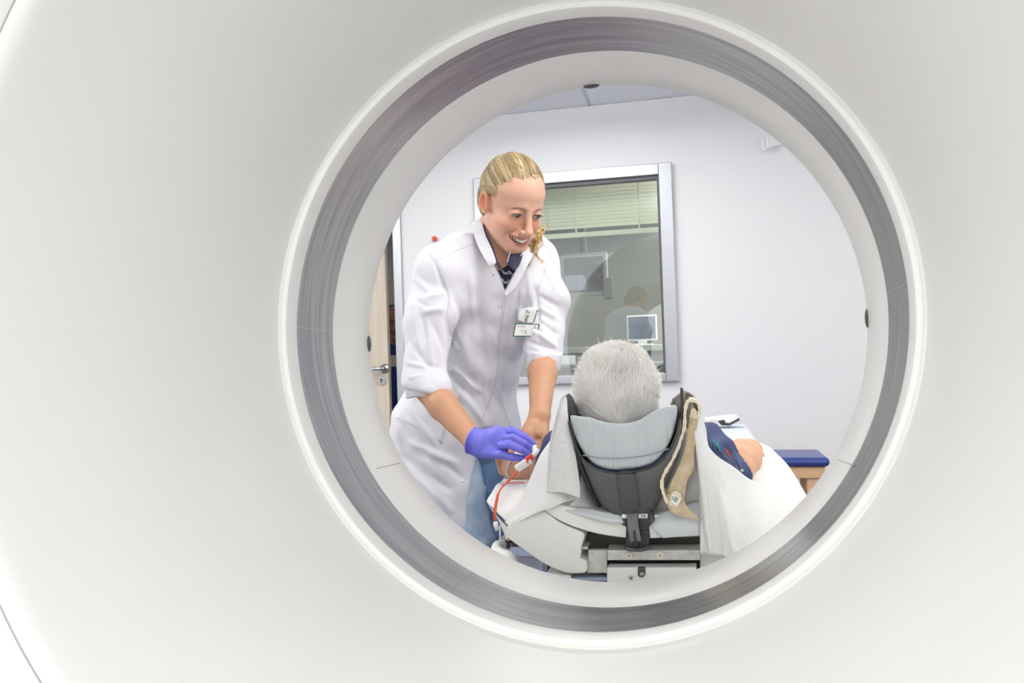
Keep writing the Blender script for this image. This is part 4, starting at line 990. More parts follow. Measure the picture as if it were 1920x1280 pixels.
for k in range(14):
    o = RNG.normal(size=(4, 2))*1.5; curs.append(smooth_path([P(1008+o[0][0], 440+o[0][1], 2.04), P(1008+o[1][0], 462+o[1][1], 2.02), P(1006+o[2][0], 478+o[2][1], 2.02), P(1016+6*RNG.random(), 492+o[3][1], 2.02)], 5))
for k in range(8):
    o = RNG.normal(size=(4, 2))*1.2; curs.append(smooth_path([P(1006+o[0][0], 438+o[0][1], 2.04), P(1013+o[1][0], 448+o[1][1], 2.02), P(1016+o[2][0], 458+o[2][1], 2.02), P(1012, 466+o[3][1], 2.02)], 5))
Vb, Fb = strands(curs, .0009, 4); Vb = np.array(Vb); g = vnoise(Vb, 90, 4)
w = np.clip(.5+g*.6, 0, 1)[:, None]
link('braid', Vb, Fb, 'hair', hair, True, np.array(s2l('a67c3f'))*(1-w)+np.array(s2l('e6cc8c'))*w)

# ---- lab coat
chA, chB = P(920, 530, 2.10), P(882, 690, 2.16)
hipC, hemC = P(856, 800, 2.18), P(838, 1010, 2.18)
fc = Field(axis(-.93, -.06, .0042), axis(1.74, 2.46, .0052), axis(.50, 1.52, .0042))
fc.ecap(chA, chB, (.156, .112), (.130, .108), xt, .02)
fc.ecap(chB, hipC, (.130, .108), (.180, .130), xt, .03)
fc.ecap(hipC, hemC, (.180, .130), (.205, .155), xt, .03)
fc.chain([shR, P(868, 478, 2.04), P(925, 470, 2.10)], [.056, .055, .058], .03)
fc.chain([shL, P(975, 470, 2.13), P(925, 472, 2.12)], [.050, .052, .055], .03)
fc.chain([P(845, 520, 2.02), P(1000, 515, 2.14)], [.075, .070], .04)
fc.chain([shR, P(806, 600, 1.95), elR], [.064, .062, .055], .02)
fc.chain([shR+[0, -.01, -.03], P(868, 560, 2.02)], [.062, .05], .03)
cdir = (wrR-elR)/np.linalg.norm(wrR-elR)
fc.chain([elR, elR+cdir*.03], [.055, .054], .015)
fc.chain([shL, P(1026, 560, 2.10), elL], [.056, .054, .051], .02)
fc.chain([elL, P(1018, 674, 2.045)], [.050, .046], .01)
fc.planes([(P(800, 732, 1.9), UP+.15*RT), (P(800, 740, 1.97), FW), (P(862, 740, 1.9), RT)], np.array([-.95, 1.7, .75]), np.array([-.5, 2.0, 1.1]), .002)
# neck opening and V, front split of the skirt
fc.cap(P(938, 425, 2.05), P(928, 480, 2.06), .060, .054, .006, '-')
def wedge(poly, Y, dep, k=.004, back=.0):
    """carve a convex region given on the front of the cloth, going dep deep"""
    pts = [P(x, y, Y) for x, y in poly]; c = np.mean(pts, 0); pl = []
    for i in range(len(pts)):
        a, b = pts[i], pts[(i+1) % len(pts)]; n = np.cross(b-a, FW); 
        if n@(c-a) > 0: n = -n
        pl.append((a, n))
    pl.append((c+FW*dep, FW)); lo = np.min(pts, 0)-.35; hi = np.max(pts, 0)+.35
    return pl, lo, hi
pl, lo, hi = wedge([(905, 405), (926, 492), (946, 546), (990, 470), (985, 430)], 2.0, .085); fc.planes(pl, lo, hi, .004)
pl, lo, hi = wedge([(903, 780), (889, 858), (877, 917), (872, 1140), (1010, 1140), (1010, 812), (924, 806)], 2.05, .5); fc.planes(pl, lo, hi, .004)
V, Q = fc.mesh(); V = relax(V, Q, 3)
N = vnormals(V, Q)
FL = [ # right sleeve
 (812, 478, 838, 560, 5, -3.5), (838, 560, 832, 600, 6, -4), (800, 560, 835, 548, 7, 3), (790, 585, 832, 580, 6, 3.5), (783, 563, 800, 575, 5, -2.5),
 (775, 565, 786, 660, 5, 2.5), (786, 568, 800, 640, 5, -2.5), (800, 600, 812, 690, 6, 3), (770, 640, 805, 690, 6, -2.5), (815, 610, 835, 660, 7, -3), (765, 680, 800, 688, 5, 3), (800, 684, 830, 690, 4, -3), (776, 520, 806, 548, 8, 2.2),
 # armpit and chest
 (835, 595, 850, 650, 6, -5), (840, 560, 870, 640, 9, 4), (842, 630, 862, 655, 4, 3), (860, 545, 880, 700, 14, 3), (895, 520, 905, 690, 12, -2.5), (880, 500, 888, 600, 7, 1.8),
 (850, 690, 905, 740, 7, 4), (845, 700, 900, 760, 7, -5), (865, 735, 905, 790, 7, 3.5), (880, 700, 912, 775, 9, -4), (905, 715, 903, 780, 5, -3), (830, 735, 872, 765, 6, -3),
 # skirt
 (765, 760, 820, 835, 9, 4), (742, 785, 800, 850, 8, -3), (770, 830, 860, 870, 9, 4.5), (748, 850, 845, 920, 10, -4), (760, 880, 850, 960, 10, 4), (790, 900, 830, 990, 10, 3), (830, 865, 870, 900, 8, -3), (745, 800, 755, 900, 8, 3), (820, 930, 850, 1000, 9, -3), (800, 860, 815, 905, 8, 3),
 # right hand panel
 (985, 500, 995, 560, 7, 2.5), (975, 520, 958, 640, 8, -2.5), (925, 620, 935, 760, 9, 2), (950, 650, 945, 760, 8, -2), (930, 720, 950, 790, 6, 2.5),
 # left sleeve
 (1022, 500, 1042, 545, 6, 3), (1012, 555, 1048, 575, 6, -3.5), (1010, 575, 1050, 600, 6, 3), (1005, 600, 1048, 628, 6, -3), (1000, 620, 1045, 650, 6, 3.5), (1035, 560, 1048, 640, 6, 2), (1004, 540, 1012, 640, 5, -3), (990, 640, 1040, 655, 5, -3), (1003, 560, 998, 600, 5, 2)]
V = folds(V, N, [(a, b, c_, d, w_*.75, dp_*2.1) for a, b, c_, d, w_, dp_ in FL]); V = V+N*(vnoise(V, 8, 2)*.0024+vnoise(V, 17, 3)*.0013+(np.abs(vnoise(V, 6, 12))-.4)*.003)[:, None]; V = relax(V, Q, 1, .4)
coat = link('lab_coat', V, Q, 'coat', wm)
ctree = bvh(V, Q)
def cuff(name, c0, c1, r, th=.0045, fold=()):
    """rolled-up sleeve end: a thick band, open below"""
    d = c1-c0; L = np.linalg.norm(d); d = d/L; a = np.cross(d, FW); a /= np.linalg.norm(a); b = np.cross(d, a); V = []; n = 64
    prof = [(0, r-.001), (.02, r+.004), (.15, r+.0065), (.5, r+.0060), (.9, r+.0066), (.985, r+.0050), (1.0, r+.001), (.985, r-.003), (.8, r-.0055), (.3, r-.006)]
    for t, rr in prof:
        for k in range(n):
            th_ = 2*math.pi*k/n; w = .0022*math.sin(3*th_+1+2*t)+.0012*math.sin(7*th_+t*5)+.0008*math.sin(13*th_)
            V.append(c0+d*L*(t+.03*math.sin(th_*2+1))+(rr+w)*(a*math.cos(th_)+b*math.sin(th_)))
    m_ = len(prof); Fc = [(j*n+k, j*n+(k+1) % n, (j+1)*n+(k+1) % n, (j+1)*n+k) for j in range(m_-1) for k in range(n)]
    return link(name, V, Fc, 'coat', wm)
cuff('cuff', P(794, 697, 1.895), P(802, 739, 1.90), .0485)
cuff('cuff', P(1019, 657, 2.045), P(1017, 693, 2.05), .0415)
# stand collar around the neck
def col_strip(name, inner, outer, m, parent, th=.003): return patch(pp([inner, outer]), name, m, parent, 8, th)
patch(pp([
 [(904, 406, 2.06), (905, 420, 2.015), (911, 442, 1.985), (921, 464, 1.965), (927, 480, 1.955), (930, 492, 1.955)],
 [(896, 410, 2.06), (897, 428, 2.01), (903, 450, 1.978), (914, 474, 1.958), (921, 489, 1.95), (926, 496, 1.952)],
 [(885, 420, 2.06), (888, 436, 2.005), (895, 458, 1.975), (906, 480, 1.955), (916, 496, 1.95), (922, 502, 1.955)]]), 'stand_collar', 'coat', wm, 8, .0035)
# collar on her far side and lapel
patch(pp([
 [(1010, 430, 2.14), (1000, 448, 2.07), (986, 466, 2.02), (975, 480, 1.99), (966, 508, 1.985), (956, 532, 1.985), (946, 550, 1.985)],
 [(1020, 440, 2.14), (1010, 462, 2.07), (998, 482, 2.02), (988, 500, 1.995), (978, 522, 1.99), (964, 542, 1.985), (948, 556, 1.985)]]), 'lapel', 'coat', wm, 8, .0035)
# navy polo shirt showing in the opening
fs = Field(axis(-.62, -.30, .004), axis(1.88, 2.22, .004), axis(float(P(946, 553, 2.0)[2]), 1.46, .004))
fs.ecap(P(937, 535, 2.10), P(905, 690, 2.16), (.10, .092), (.11, .09), xt, .02)
fs.chain([P(880, 485, 2.05), P(932, 482, 2.075), P(990, 482, 2.12)], [.042, .058, .042], .03)
fs.chain([P(935, 425, 2.05), P(930, 468, 2.035), P(937, 488, 1.99)], [.052, .050, .030], .006, '-')
V, Q = fs.mesh(); N = vnormals(V, Q); V = relax(V, Q, 2); uv = proj(V); z = V[:, 2]
s_ = np.abs(((uv[:, 1]*1.0-(uv[:, 0])*.35+2.5*np.sin(uv[:, 0]*.35)) % 17)-8.5) < 1.5
cv = np.where(s_[:, None], np.array(s2l('c9cad0')), np.array(s2l('23263f'))); link('polo_shirt', V, Q, 'fabric_attr', wm, True, cv)
MT['navy'] = mat('navy_knit', '3b3a55', .85, bump=(700, .0004))
patch(pp([
 [(957, 468, 2.01), (964, 472, 2.0), (974, 474, 2.0), (981, 470, 2.01)],
 [(954, 482, 1.99), (963, 486, 1.98), (972, 488, 1.98), (979, 482, 1.99)],
 [(951, 494, 1.985), (957, 500, 1.975), (964, 506, 1.97), (972, 498, 1.98)]]), 'polo_collar', 'navy', wm, 6, .003)
patch(pp([
 [(909, 402, 2.06), (908, 420, 2.02), (914, 440, 1.99), (924, 462, 1.975), (930, 482, 1.97), (938, 498, 1.965)],
 [(904, 404, 2.06), (904, 422, 2.018), (910, 444, 1.985), (920, 467, 1.968), (927, 488, 1.965), (942, 512, 1.965)]]), 'polo_collar', 'navy', wm, 8, .003)
MT['whitepipe'] = mat('white_piping', 'dcdcd8', .8)
mb = MB(); mb.tube(smooth_path([P(958, 466, 1.985), P(955, 478, 1.975), P(951, 492, 1.968)], 5), .0011, 8); mb.build('collar_piping', 'whitepipe', wm, True)
# seams, placket edge, snaps
def seam(name, pts, r=.0008, m='coat', lift=.0002):
    p = surf_line(ctree, pts, lift, 6)
    if len(p) > 3: mb = MB(); mb.tube(p, r, 6); mb.build(name, m, wm, True)
MT['seam3'] = mat('coat_stitching', 'c9c9d2', .8)
for pts in ([(946, 548), (941, 590), (934, 640), (930, 700), (918, 745), (904, 782)],):
    seam('placket_edge', pts, .0016, 'coat', .001); seam('stitching', [(a+3, b) for a, b in pts], .0006, 'seam3')
for pts in ([(818, 490), (855, 470), (890, 457)], [(806, 476), (820, 500), (836, 535), (842, 560), (838, 590)], [(895, 440), (902, 465), (918, 492)], [(1006, 458), (1022, 461), (1036, 472)],
            [(1036, 472), (1024, 500), (1010, 540)], [(975, 540), (973, 580)], [(846, 620), (850, 650)], [(933, 725), (944, 760), (956, 800)], [(872, 722), (862, 745), (855, 762)]):
    seam('stitching', pts, .0007, 'seam3')
for (x, y, r) in ((925, 515, .0022), (978, 509, .0062), (936, 574, .0045), (932, 647, .0052), (920, 712, .0052), (867, 900, .0055)):
    h, nn = hit(ctree, x, y)
    if h is None: continue
    if nn@(CP-h) < 0: nn = -nn
    mb = MB(); mb.cyl(h-nn*.001, h+nn*.0016, r); s = mb.build('snap_button', 'steel' if (x, y) in ((978, 509), (925, 515)) else 'clear', wm, bevel=.0006)
    a = np.cross(nn, [0, 0, 1]); a /= np.linalg.norm(a); b = np.cross(nn, a); mb = MB(); mb.tube([h+nn*.0018+r*.85*(a*math.cos(t)+b*math.sin(t)) for t in np.linspace(0, 2*math.pi, 24)], .0006, 6); mb.build('snap_ring', 'steel', s, True)
# pockets: chest and hip
def pocket(pts_rows, name='pocket', lift=.003, th=.002):
    rows = []
    for r in pts_rows:
        rr = []
        for (x, y) in r:
            h, nn = hit(ctree, x, y)
            if h is None: h = P(x, y, 2.03); nn = -FW
            rr.append(h+(nn if nn@(CP-h) > 0 else -nn)*lift)
        rows.append(rr)
    return patch(rows, name, 'coat', wm, 6, th)
pocket([[(970, 576), (985, 578), (1003, 580)], [(970, 600), (984, 603), (1001, 603)], [(969, 628), (983, 630), (998, 630)]], 'chest_pocket', .004)
pocket([[(741, 782), (780, 800), (829, 832)], [(752, 768), (790, 780), (840, 792)], [(775, 745), (820, 742), (868, 726)]][::-1], 'hip_pocket', .002, .0015)
# ---- badge and dosimeter clipped to the pocket
h, nn = hit(ctree, 990, 605)
bY = float(h[1])-.022
bg = thing('name_badge', 'green-edged white name badge clipped to the chest pocket of the white coat', 'badge', P(986, 618, bY))
B = [(966, 606), (1012, 607), (1007, 631), (961, 631)]
def quadpt(u, v): a = np.array(B[0])*(1-u)+np.array(B[1])*u; b = np.array(B[3])*(1-u)+np.array(B[2])*u; return tuple(a*(1-v)+b*v)
def rrect(u0, u1, v0, v1, r=.05, n=4):
    out = []
    for cx, cy, a0 in ((u1-r, v0+r*1.6, -90), (u1-r, v1-r*1.6, 0), (u0+r, v1-r*1.6, 90), (u0+r, v0+r*1.6, 180)):
        for k in range(n+1): a = math.radians(a0+90*k/n); out.append(quadpt(cx+r*math.cos(a), cy+r*1.6*math.sin(a)))
    return out
extr('border', rrect(0, 1, 0, 1), bY, bY+.002, 'green', bg, 0)
cd_ = extr('card', rrect(.045, .955, .075, .925, .03), bY-.0008, bY, 'card', bg, 0)
def text3d(body, u, v, size, m, parent, Y, al='CENTER'):
    cu = bpy.data.curves.new('lettering', 'FONT'); cu.body = body; cu.size = size; cu.align_x = al; cu.align_y = 'CENTER'; cu.extrude = .0001
    o = bpy.data.objects.new('lettering', cu); COL.objects.link(o); q = P(*quadpt(u, v), Y)
    R_ = Matrix(((RT[0], UP[0], -FW[0]), (RT[1], UP[1], -FW[1]), (RT[2], UP[2], -FW[2]))); Mx = R_.to_4x4(); Mx.translation = Vector(q)
    dg = bpy.context.evaluated_depsgraph_get(); dg.update(); me = bpy.data.meshes.new_from_object(o.evaluated_get(dg)); bpy.data.objects.remove(o)
    V = [np.array(Mx@v_.co) for v_ in me.vertices]; Fc = [tuple(p.vertices) for p in me.polygons]; return link('lettering', V, Fc, m, parent, False)
text3d('T. Seifert', .52, .58, .0078, 'ink', cd_, bY-.0011)
for (u0, u1, v, h_) in ((.46, .50, .75, .02), (.51, .56, .75, .02), (.12, .22, .22, .018), (.23, .27, .22, .018), (.28, .44, .22, .018), (.70, .78, .36, .028), (.79, .90, .36, .028)):
    extr('print', [quadpt(u0, v-h_), quadpt(u1, v-h_), quadpt(u1, v+h_), quadpt(u0, v+h_)], bY-.0011, bY-.0008, 'inkgrey', cd_, 0)
extr('logo', [quadpt(.80, .17), quadpt(.86, .17), quadpt(.86, .27), quadpt(.80, .27)], bY-.0011, bY-.0008, 'inkgrey', cd_, 0)
mb = MB(); mb.tube(smooth_path([P(988, 581, bY+.004), P(990, 590, bY-.004), P(986, 600, bY-.002), P(988, 607, bY+.001)], 5), .0033, 10, flat=.5); mb.sphere(P(990, 584, bY-.002), .004); mb.build('clip', 'steel', bg, True)
patch(pp([[(972, 583, bY+.006), (990, 576, bY+.004), (1009, 576, bY+.006)], [(971, 592, bY+.004), (990, 592, bY+.003), (1008, 588, bY+.004)], [(971, 600, bY+.004), (990, 606, bY+.003), (1000, 606, bY+.004)]]), 'clear_flap', mat('clear_vinyl', 'eef0f0', .15), bg, 5, .001)
ds = thing('dosimeter', 'small clear dosimeter tag with barcode label hanging behind the name badge', 'tag', P(1007, 640, bY+.004))
extr('case', [(1001, 608), (1014, 610), (1016, 645), (1010, 650), (1000, 647)], bY+.003, bY+.007, 'clear', ds, .001)
extr('label', [(1005, 632), (1015, 632), (1015.5, 646), (1006, 647)], bY+.002, bY+.003, 'card', ds, 0)
extr('barcode', [(1008, 641), (1013, 641), (1013, 645), (1008, 645)], bY+.0014, bY+.002, 'inkgrey', ds, 0)
extr('side_strip', [(997, 630), (1000, 630), (1001.5, 647), (999, 647)], bY+.002, bY+.006, 'darkred', ds, 0)
mb = MB(); mb.tube([P(1008, 582, bY), P(1004, 592, bY), P(1001, 604, bY+.002)], .0016, 8); mb.sphere(P(1008, 582, bY), .0035); mb.build('clip', 'steel', ds, True)

# ---- jeans and shoes
for nm, (a, k, f), m in (('jeans_leg', (hip+[-.045, -.02, 0], kR, fR), 'jeans'), ('jeans_leg', (hip+[.05, .05, 0], kL, fL), 'jeans2')):
    fj = Field(axis(min(a[0], k[0], f[0])-.13, max(a[0], k[0], f[0])+.13, .005), axis(min(a[1], k[1], f[1])-.13, max(a[1], k[1], f[1])+.13, .006), axis(.06, a[2]+.02, .006))
    fj.chain([a, k, f+[0, 0, .03]], [.092, .056, .05], .03); V, Q = fj.mesh(); N = vnormals(V, Q)
    V = V+N*(vnoise(V*[1, 1, 2.2], 9, 8)*.003*(V[:, 2] < k[2]+.15)+.0012*np.sin(V[:, 2]*240+3*vnoise(V, 8, 3))*(V[:, 2] < k[2]+.04))[:, None]; link(nm, V, Q, m, wm)
for f in (fR, fL):
    fj = Field(axis(f[0]-.07, f[0]+.07, .005), axis(f[1]-.2, f[1]+.09, .005), axis(.001, .13, .005))
    fj.ecap(f+[0, .03, -.03], f+[.03, -.11, -.035], (.04, .04), (.045, .03), [1, 0, 0], .02); fj.cap(f, f+[0, 0, .03], .045, .045, .02); V, Q = fj.mesh(); V[:, 2] = np.maximum(V[:, 2], .001); link('shoe', V, Q, 'whitep', wm)

fj = Field(axis(hip[0]-.24, hip[0]+.24, .006), axis(hip[1]-.2, hip[1]+.2, .006), axis(hip[2]-.17, hip[2]+.20, .006))
fj.ecap(P(872, 745, 2.19), hip, (.128, .098), (.152, .106), xt, .02); fj.chain([hip+[-.045, -.02, 0], hip+[-.04, -.03, -.06]], [.095, .09], .03); fj.chain([hip+[.05, .05, 0], hip+[.05, .04, -.06]], [.095, .09], .03)
V, Q = fj.mesh(); link('jeans_waist', V, Q, 'jeans2', wm)

# ---- violet glove on her right hand
fg = Field(axis(P(872, 830, 1.8)[0], P(1012, 830, 1.8)[0]+.01, .0016), axis(1.70, 1.88, .0018), axis(P(940, 880, 1.8)[2], P(940, 790, 1.8)[2], .0016))
g0, g1 = P(889, 827, 1.80), P(903, 832, 1.795)
nw = UP*.8+RT*.45
gx_ = (g1-g0)/np.linalg.norm(g1-g0)
fg.ecap(g0-gx_*.02, g1, (.0305, .0290), (.0310, .0250), nw, .004)
fg.ecap(g1, P(938, 826, 1.785), (.031, .023), (.036, .019), UP, .014)
fg.ell(P(925, 848, 1.78), (.026, .018, .014), None, .014)
fg.planes([(g0-gx_*.006, -gx_)], g0-.05, g0+.05, .002, '&')
fin = [((934, 810, 1.82), (960, 806, 1.825), (983, 817, 1.82), (999, 830, 1.81), .0082),
       ((938, 811, 1.80), (962, 808, 1.79), (985, 820, 1.785), (1001, 833, 1.79), .0084),
       ((938, 822, 1.782), (962, 820, 1.768), (985, 832, 1.768), (1002, 846, 1.78), .0088),
       ((936, 834, 1.775), (955, 833, 1.758), (976, 842, 1.758), (994, 853, 1.772), .0086),
       ((910, 848, 1.775), (938, 852, 1.765), (962, 857, 1.765), (984, 860, 1.775), .0090)]
for a, b, c_, d, r in fin: fg.chain([P(*a), P(*b), P(*c_), P(*d)], [r*1.2, r*1.1, r, r*.86], .0018)
V, Q = fg.mesh(); V = relax(V, Q, 1, .4); N = vnormals(V, Q)
V = folds(V, N, [(936, 806, 942, 832, 1.6, -1.0), (940, 804, 948, 828, 1.4, .8), (905, 812, 895, 850, 2.4, 1.2), (899, 810, 889, 848, 1.6, -1.0), (910, 815, 902, 852, 1.8, -.8), (925, 815, 940, 850, 3, .8)])
V = V+N*(vnoise(V, 40, 3)*.0004)[:, None]
gl_ = link('glove', V, Q, 'glove', wm)
ax_ = gx_; a = nw-ax_*(nw@ax_); a /= np.linalg.norm(a); b = np.cross(ax_, a)
mb = MB(); mb.tube([g0-ax_*.005+(.0306+.0008*math.sin(5*t))*(a*math.cos(t))+(.0291)*(b*math.sin(t)) for t in np.linspace(0, 2*math.pi, 40)], .0022, 8); 
for dz_ in (.0, .006): mb.tube([g0+ax_*(dz_-.001)+(.0309-.0004*dz_)*(a*math.cos(t))+(.0286)*(b*math.sin(t)) for t in np.linspace(0, 2*math.pi, 40)], .0014, 8)
mb.build('glove_cuff', 'glove', gl_, True)

# ------------------------------------------------------------------ the patient
pm = thing('person', 'patient with white hair lying on the table, head in the grey holder', 'person', (float(P(1165, 850, 2.0)[0]), 2.0, float(P(1165, 940, 2.0)[2])))
PC = P(1158, 729, 1.655)
pz = np.array([.02, -.93, .36]); pz /= np.linalg.norm(pz); py_ = np.array([.03, .36, .93]); py_ -= pz*(py_@pz); py_ /= np.linalg.norm(py_); px_ = np.cross(py_, pz)
PR = np.stack([px_, py_, pz], -1)
La = lambda x, y, z: PC+PR@np.array([x, y, z])
sR, sL = P(1310, 848, 1.86), P(1062, 852, 1.88)
eRt, eLt = P(1374, 872, 1.80), P(1014, 884, 1.90)
fp_ = Field(axis(-.50, .40, .007, [(PC[0]-.1, PC[0]+.1, .003), (float(P(1365, 850, 1.9)[0]), float(P(1440, 850, 2.0)[0]), .002), (float(P(925, 870, 1.95)[0]), float(P(975, 870, 1.95)[0]), .002)]),
            axis(1.50, 3.1, .008, [(1.53, 1.80, .0035), (1.84, 2.06, .003)]), axis(.72, 1.25, .006, [(PC[2]-.11, PC[2]+.12, .003), (.86, .97, .002)]))
head_sdf(fp_, PR, PC, False)
ncx = P(1165, 790, 1.86); tA, tB = P(1172, 838, 1.95), P(1172, 812, 2.45)
fp_.chain([La(0, -.03, -.05), ncx, tA], [.055, .055, .09], .03)
fp_.ecap(tA, tB, (.17, .085), (.15, .085), [1, 0, 0], .04)
fp_.chain([sL, eLt], [.046, .034], .03); fp_.chain([sR, eRt], [.052, .043], .03)
for sg in (-1, 1): fp_.chain([tB+[sg*.07, .05, 0], tB+[sg*.08, .60, -.03]], [.07, .05], .03)
# left forearm on the arm board: wrist and hand turned up behind the gloved hand
w1 = P(962, 874, 1.90)
fp_.chain([eLt, P(985, 879, 1.90), w1], [.033, .030, .0245], .012)
fp_.ecap(w1, P(946, 868, 1.915), (.026, .018), (.034, .018), UP, .012)
for i, (a, b, c_) in enumerate((((940, 850), (934, 838), (940, 828)), ((945, 846), (942, 834), (948, 826)), ((951, 846), (950, 834), (955, 828)), ((957, 850), (958, 842), (962, 836)))):
    fp_.chain([P(*a, 1.925), P(*b, 1.935), P(*c_, 1.93)], [.0095, .009, .008], .005)
fp_.chain([P(938, 868, 1.905), P(936, 858, 1.90), P(942, 850, 1.90)], [.011, .010, .009], .006)
# right forearm resting on the sheet, fingers curled
w2 = P(1404, 848, 1.98)
fp_.chain([eRt, P(1392, 858, 1.88), w2], [.042, .040, .029], .015)
fp_.ecap(w2, P(1411, 849, 2.04), (.031, .022), (.035, .020), [0, .5, 1], .012)
for k, (dx, dy, r) in enumerate(((0, 0, .0095), (3, 7, .0095), (2, 14, .0092), (-3, 20, .0085))):
    fp_.chain([P(1411+dx, 840+dy, 2.05), P(1422+dx*.8, 843+dy, 2.045), P(1426+dx*.6, 851+dy*.72, 2.03), P(1419+dx*.5, 856+dy*.6, 2.02)], [r, r*.95, r*.9, r*.75], .002)
fp_.chain([P(1404, 838, 2.01), P(1414, 834, 2.035), P(1423, 840, 2.05)], [.012, .011, .009], .006)
V, Q = fp_.mesh(); ch = np.tile(s2l('d3a384'), (len(V), 1)); ch = ch*(1+.06*vnoise(V, 30, 5)[:, None])
link('body', V, Q, 'skin2', pm, True, np.clip(ch, 0, 1))
face_extras(pm, PR, PC, 'iris', False, (0, .95, .0))
# white hair: cap plus many short strands from the whorl
fh = Field(axis(PC[0]-.12, PC[0]+.12, .0028), axis(PC[1]-.14, PC[1]+.12, .0028), axis(PC[2]-.12, PC[2]+.13, .0028))
fh.ell(La(0, -.010, .036), (.0825, .092, .086), PR, .001); fh.ell(La(0, -.045, -.012), (.072, .055, .05), PR, .02)
fh.planes([(La(0, .070, .075), -(PR@np.array([0, .9, -.43]))), (La(0, 0, .16), pz)], PC-.16, PC+.16, .012)
fh.ell(La(0, .10, 0), (.066, .07, .07), PR, .012, '-')
for s in (1, -1): fh.ell(La(s*.082, .012, -.026), (.026, .036, .04), PR, .01, '-')
V, Q = fh.mesh(); V = relax(V, Q, 1); N = vnormals(V, Q); V = V+N*(vnoise(V, 14, 6)*.003)[:, None]
hw = link('hair', V, Q, 'whair', pm, True, np.tile(s2l('f0ebe4'), (len(V), 1)))
tree = bvh(V, Q); whorl = La(.006, -.088, .070)
cur = []; ctr = La(0, -.01, .03)
tr_ = MB()
idx = RNG.choice(len(V), 9000)
flow = RNG.normal(size=(6, 3))
for i in idx:
    p = V[i].copy(); nn = N[i]; d0 = p-whorl; d0 -= nn*(d0@nn); dist = np.linalg.norm(d0); 
    if dist < 1e-4: continue
    d0 /= dist; sw = np.cross(nn, d0)*(.45*math.exp(-dist/.05)+.38*math.sin(p[0]*55+1)+.3*math.sin(p[2]*48+p[0]*20)); d = d0+sw+RNG.normal(size=3)*.13
    d /= np.linalg.norm(d); L_ = .028+.022*RNG.random(); lift = .0008+.008*RNG.random()**1.5; pts = [p-nn*.001]; q = p.copy()
    for k in range(6):
        q = q+d*(L_/6); loc, n2, _, _ = tree.find_nearest(Vector(q)); n2 = np.array(n2); h_ = lift*((k+1)/6)**.7+.0006
        q = np.array(loc)+n2*h_; d = d-n2*(d@n2); d = d/np.linalg.norm(d)+RNG.normal(size=3)*.05; pts.append(q)
    cur.append(pts)
for i in RNG.choice(len(V), 1500):   # fluff that stands off the crown
    p = V[i]; nn = N[i]
    if nn@UP < .25: continue
    d0 = p-whorl; d0 /= np.linalg.norm(d0)+1e-6; L_ = .007+.010*RNG.random(); b = RNG.normal(size=3)*.35
    cur.append([p+(nn*.55+d0*.8+b)*L_*t-np.array([0, 0, 1])*L_*.35*t*t for t in np.linspace(0, 1, 6)])
Vw, Fw = strands(cur, .0006); Vw = np.array(Vw); g = np.clip(np.repeat(RNG.random(len(cur)), [len(c)*3 for c in cur])*1.3, 0, 1)[:, None]; per = np.repeat(RNG.random(len(Vw)//3//7+1+len(Vw)), 1)[:len(Vw)]
link('hair_strands', Vw, Fw, 'whair', hw, True, np.array(s2l('efe9e2'))*(1-g)+np.array(s2l('fdfdfc'))*g)
# navy printed shirt
fs = Field(axis(-.48, .30, .005), axis(1.68, 2.60, .007), axis(.74, 1.10, .005))
fs.ecap(tA+[0, -.02, 0], tB, (.180, .098), (.165, .095), [1, 0, 0], .04)
fs.chain([P(1265, 835, 1.86), P(1325, 845, 1.85), P(1360, 862, 1.80), P(1378, 880, 1.78)], [.056, .052, .040, .040], .03); fs.chain([P(1330, 822, 1.84), P(1348, 826, 1.84)], [.030, .026], .02)
fs.chain([P(1090, 820, 1.84), sL, P(1022, 872, 1.88), P(1012, 882, 1.88)], [.058, .056, .050, .044], .03)
fs.cap(eRt, w2, .043, .04, .006, '-'); fs.planes([(P(1390, 862, 1.8), RT*.80+UP*.42)], np.array([.0, 1.6, .7]), np.array([.4, 2.2, 1.1]), .004, '&')
fs.planes([(P(998, 880, 1.9), -RT*.95+UP*.3)], np.array([-.6, 1.6, .7]), np.array([-.30, 2.2, 1.1]), .004, '&')
V, Q = fs.mesh(); V = relax(V, Q, 1); N = vnormals(V, Q)
V = folds(V, N, [(1345, 812, 1400, 870, 4, 3), (1352, 830, 1385, 880, 4, -3), (1340, 820, 1362, 862, 4, 2.5), (1370, 835, 1402, 880, 3, -2), (1030, 835, 1010, 875, 3, -3), (1022, 832, 1004, 868, 3, 3)]); V = V+N*(vnoise(V, 12, 3)*.002)[:, None]
g = np.clip(.5+.5*vnoise(V, 22, 8), 0, 1)[:, None]; cv = np.array(s2l('323a5e'))*(1-g)+np.array(s2l('4a5478'))*g
sh = link('printed_shirt', V, Q, 'fabric_attr', pm, True, cv)
stree = bvh(V, Q)
MT['teal'] = mat('teal_print', '3fb0a0', .8); MT['coral'] = mat('coral_print', 'e05a3c', .8); MT['pwhite'] = mat('white_print', 'd5d8de', .8); MT['skyline'] = mat('pale_line_print', '8fa3c4', .8)
def prt(lines, m, r=.0009):
    mb = MB()
    for pts in lines:
        q = surf_line(stree, pts, .0004, 4)
        if len(q) > 2 and np.ptp(q[:, 1]) < .12: mb.tube(q, r, 5)
    if mb.v: mb.build('print', m, sh, True)
prt([[(1336+k*1.4, 824+k*3), (1340+k*1.2, 827+k*2.7), (1343+k*.9, 826+k*2.8)] for k in range(5)]+[[(1344, 828), (1348, 838), (1351, 847)], [(1357, 855), (1361, 857)]], 'teal')
prt([[(1360+k*1.0, 843+k*1.6), (1364+k*.9, 844+k*1.7)] for k in range(10)], 'coral', .0012)
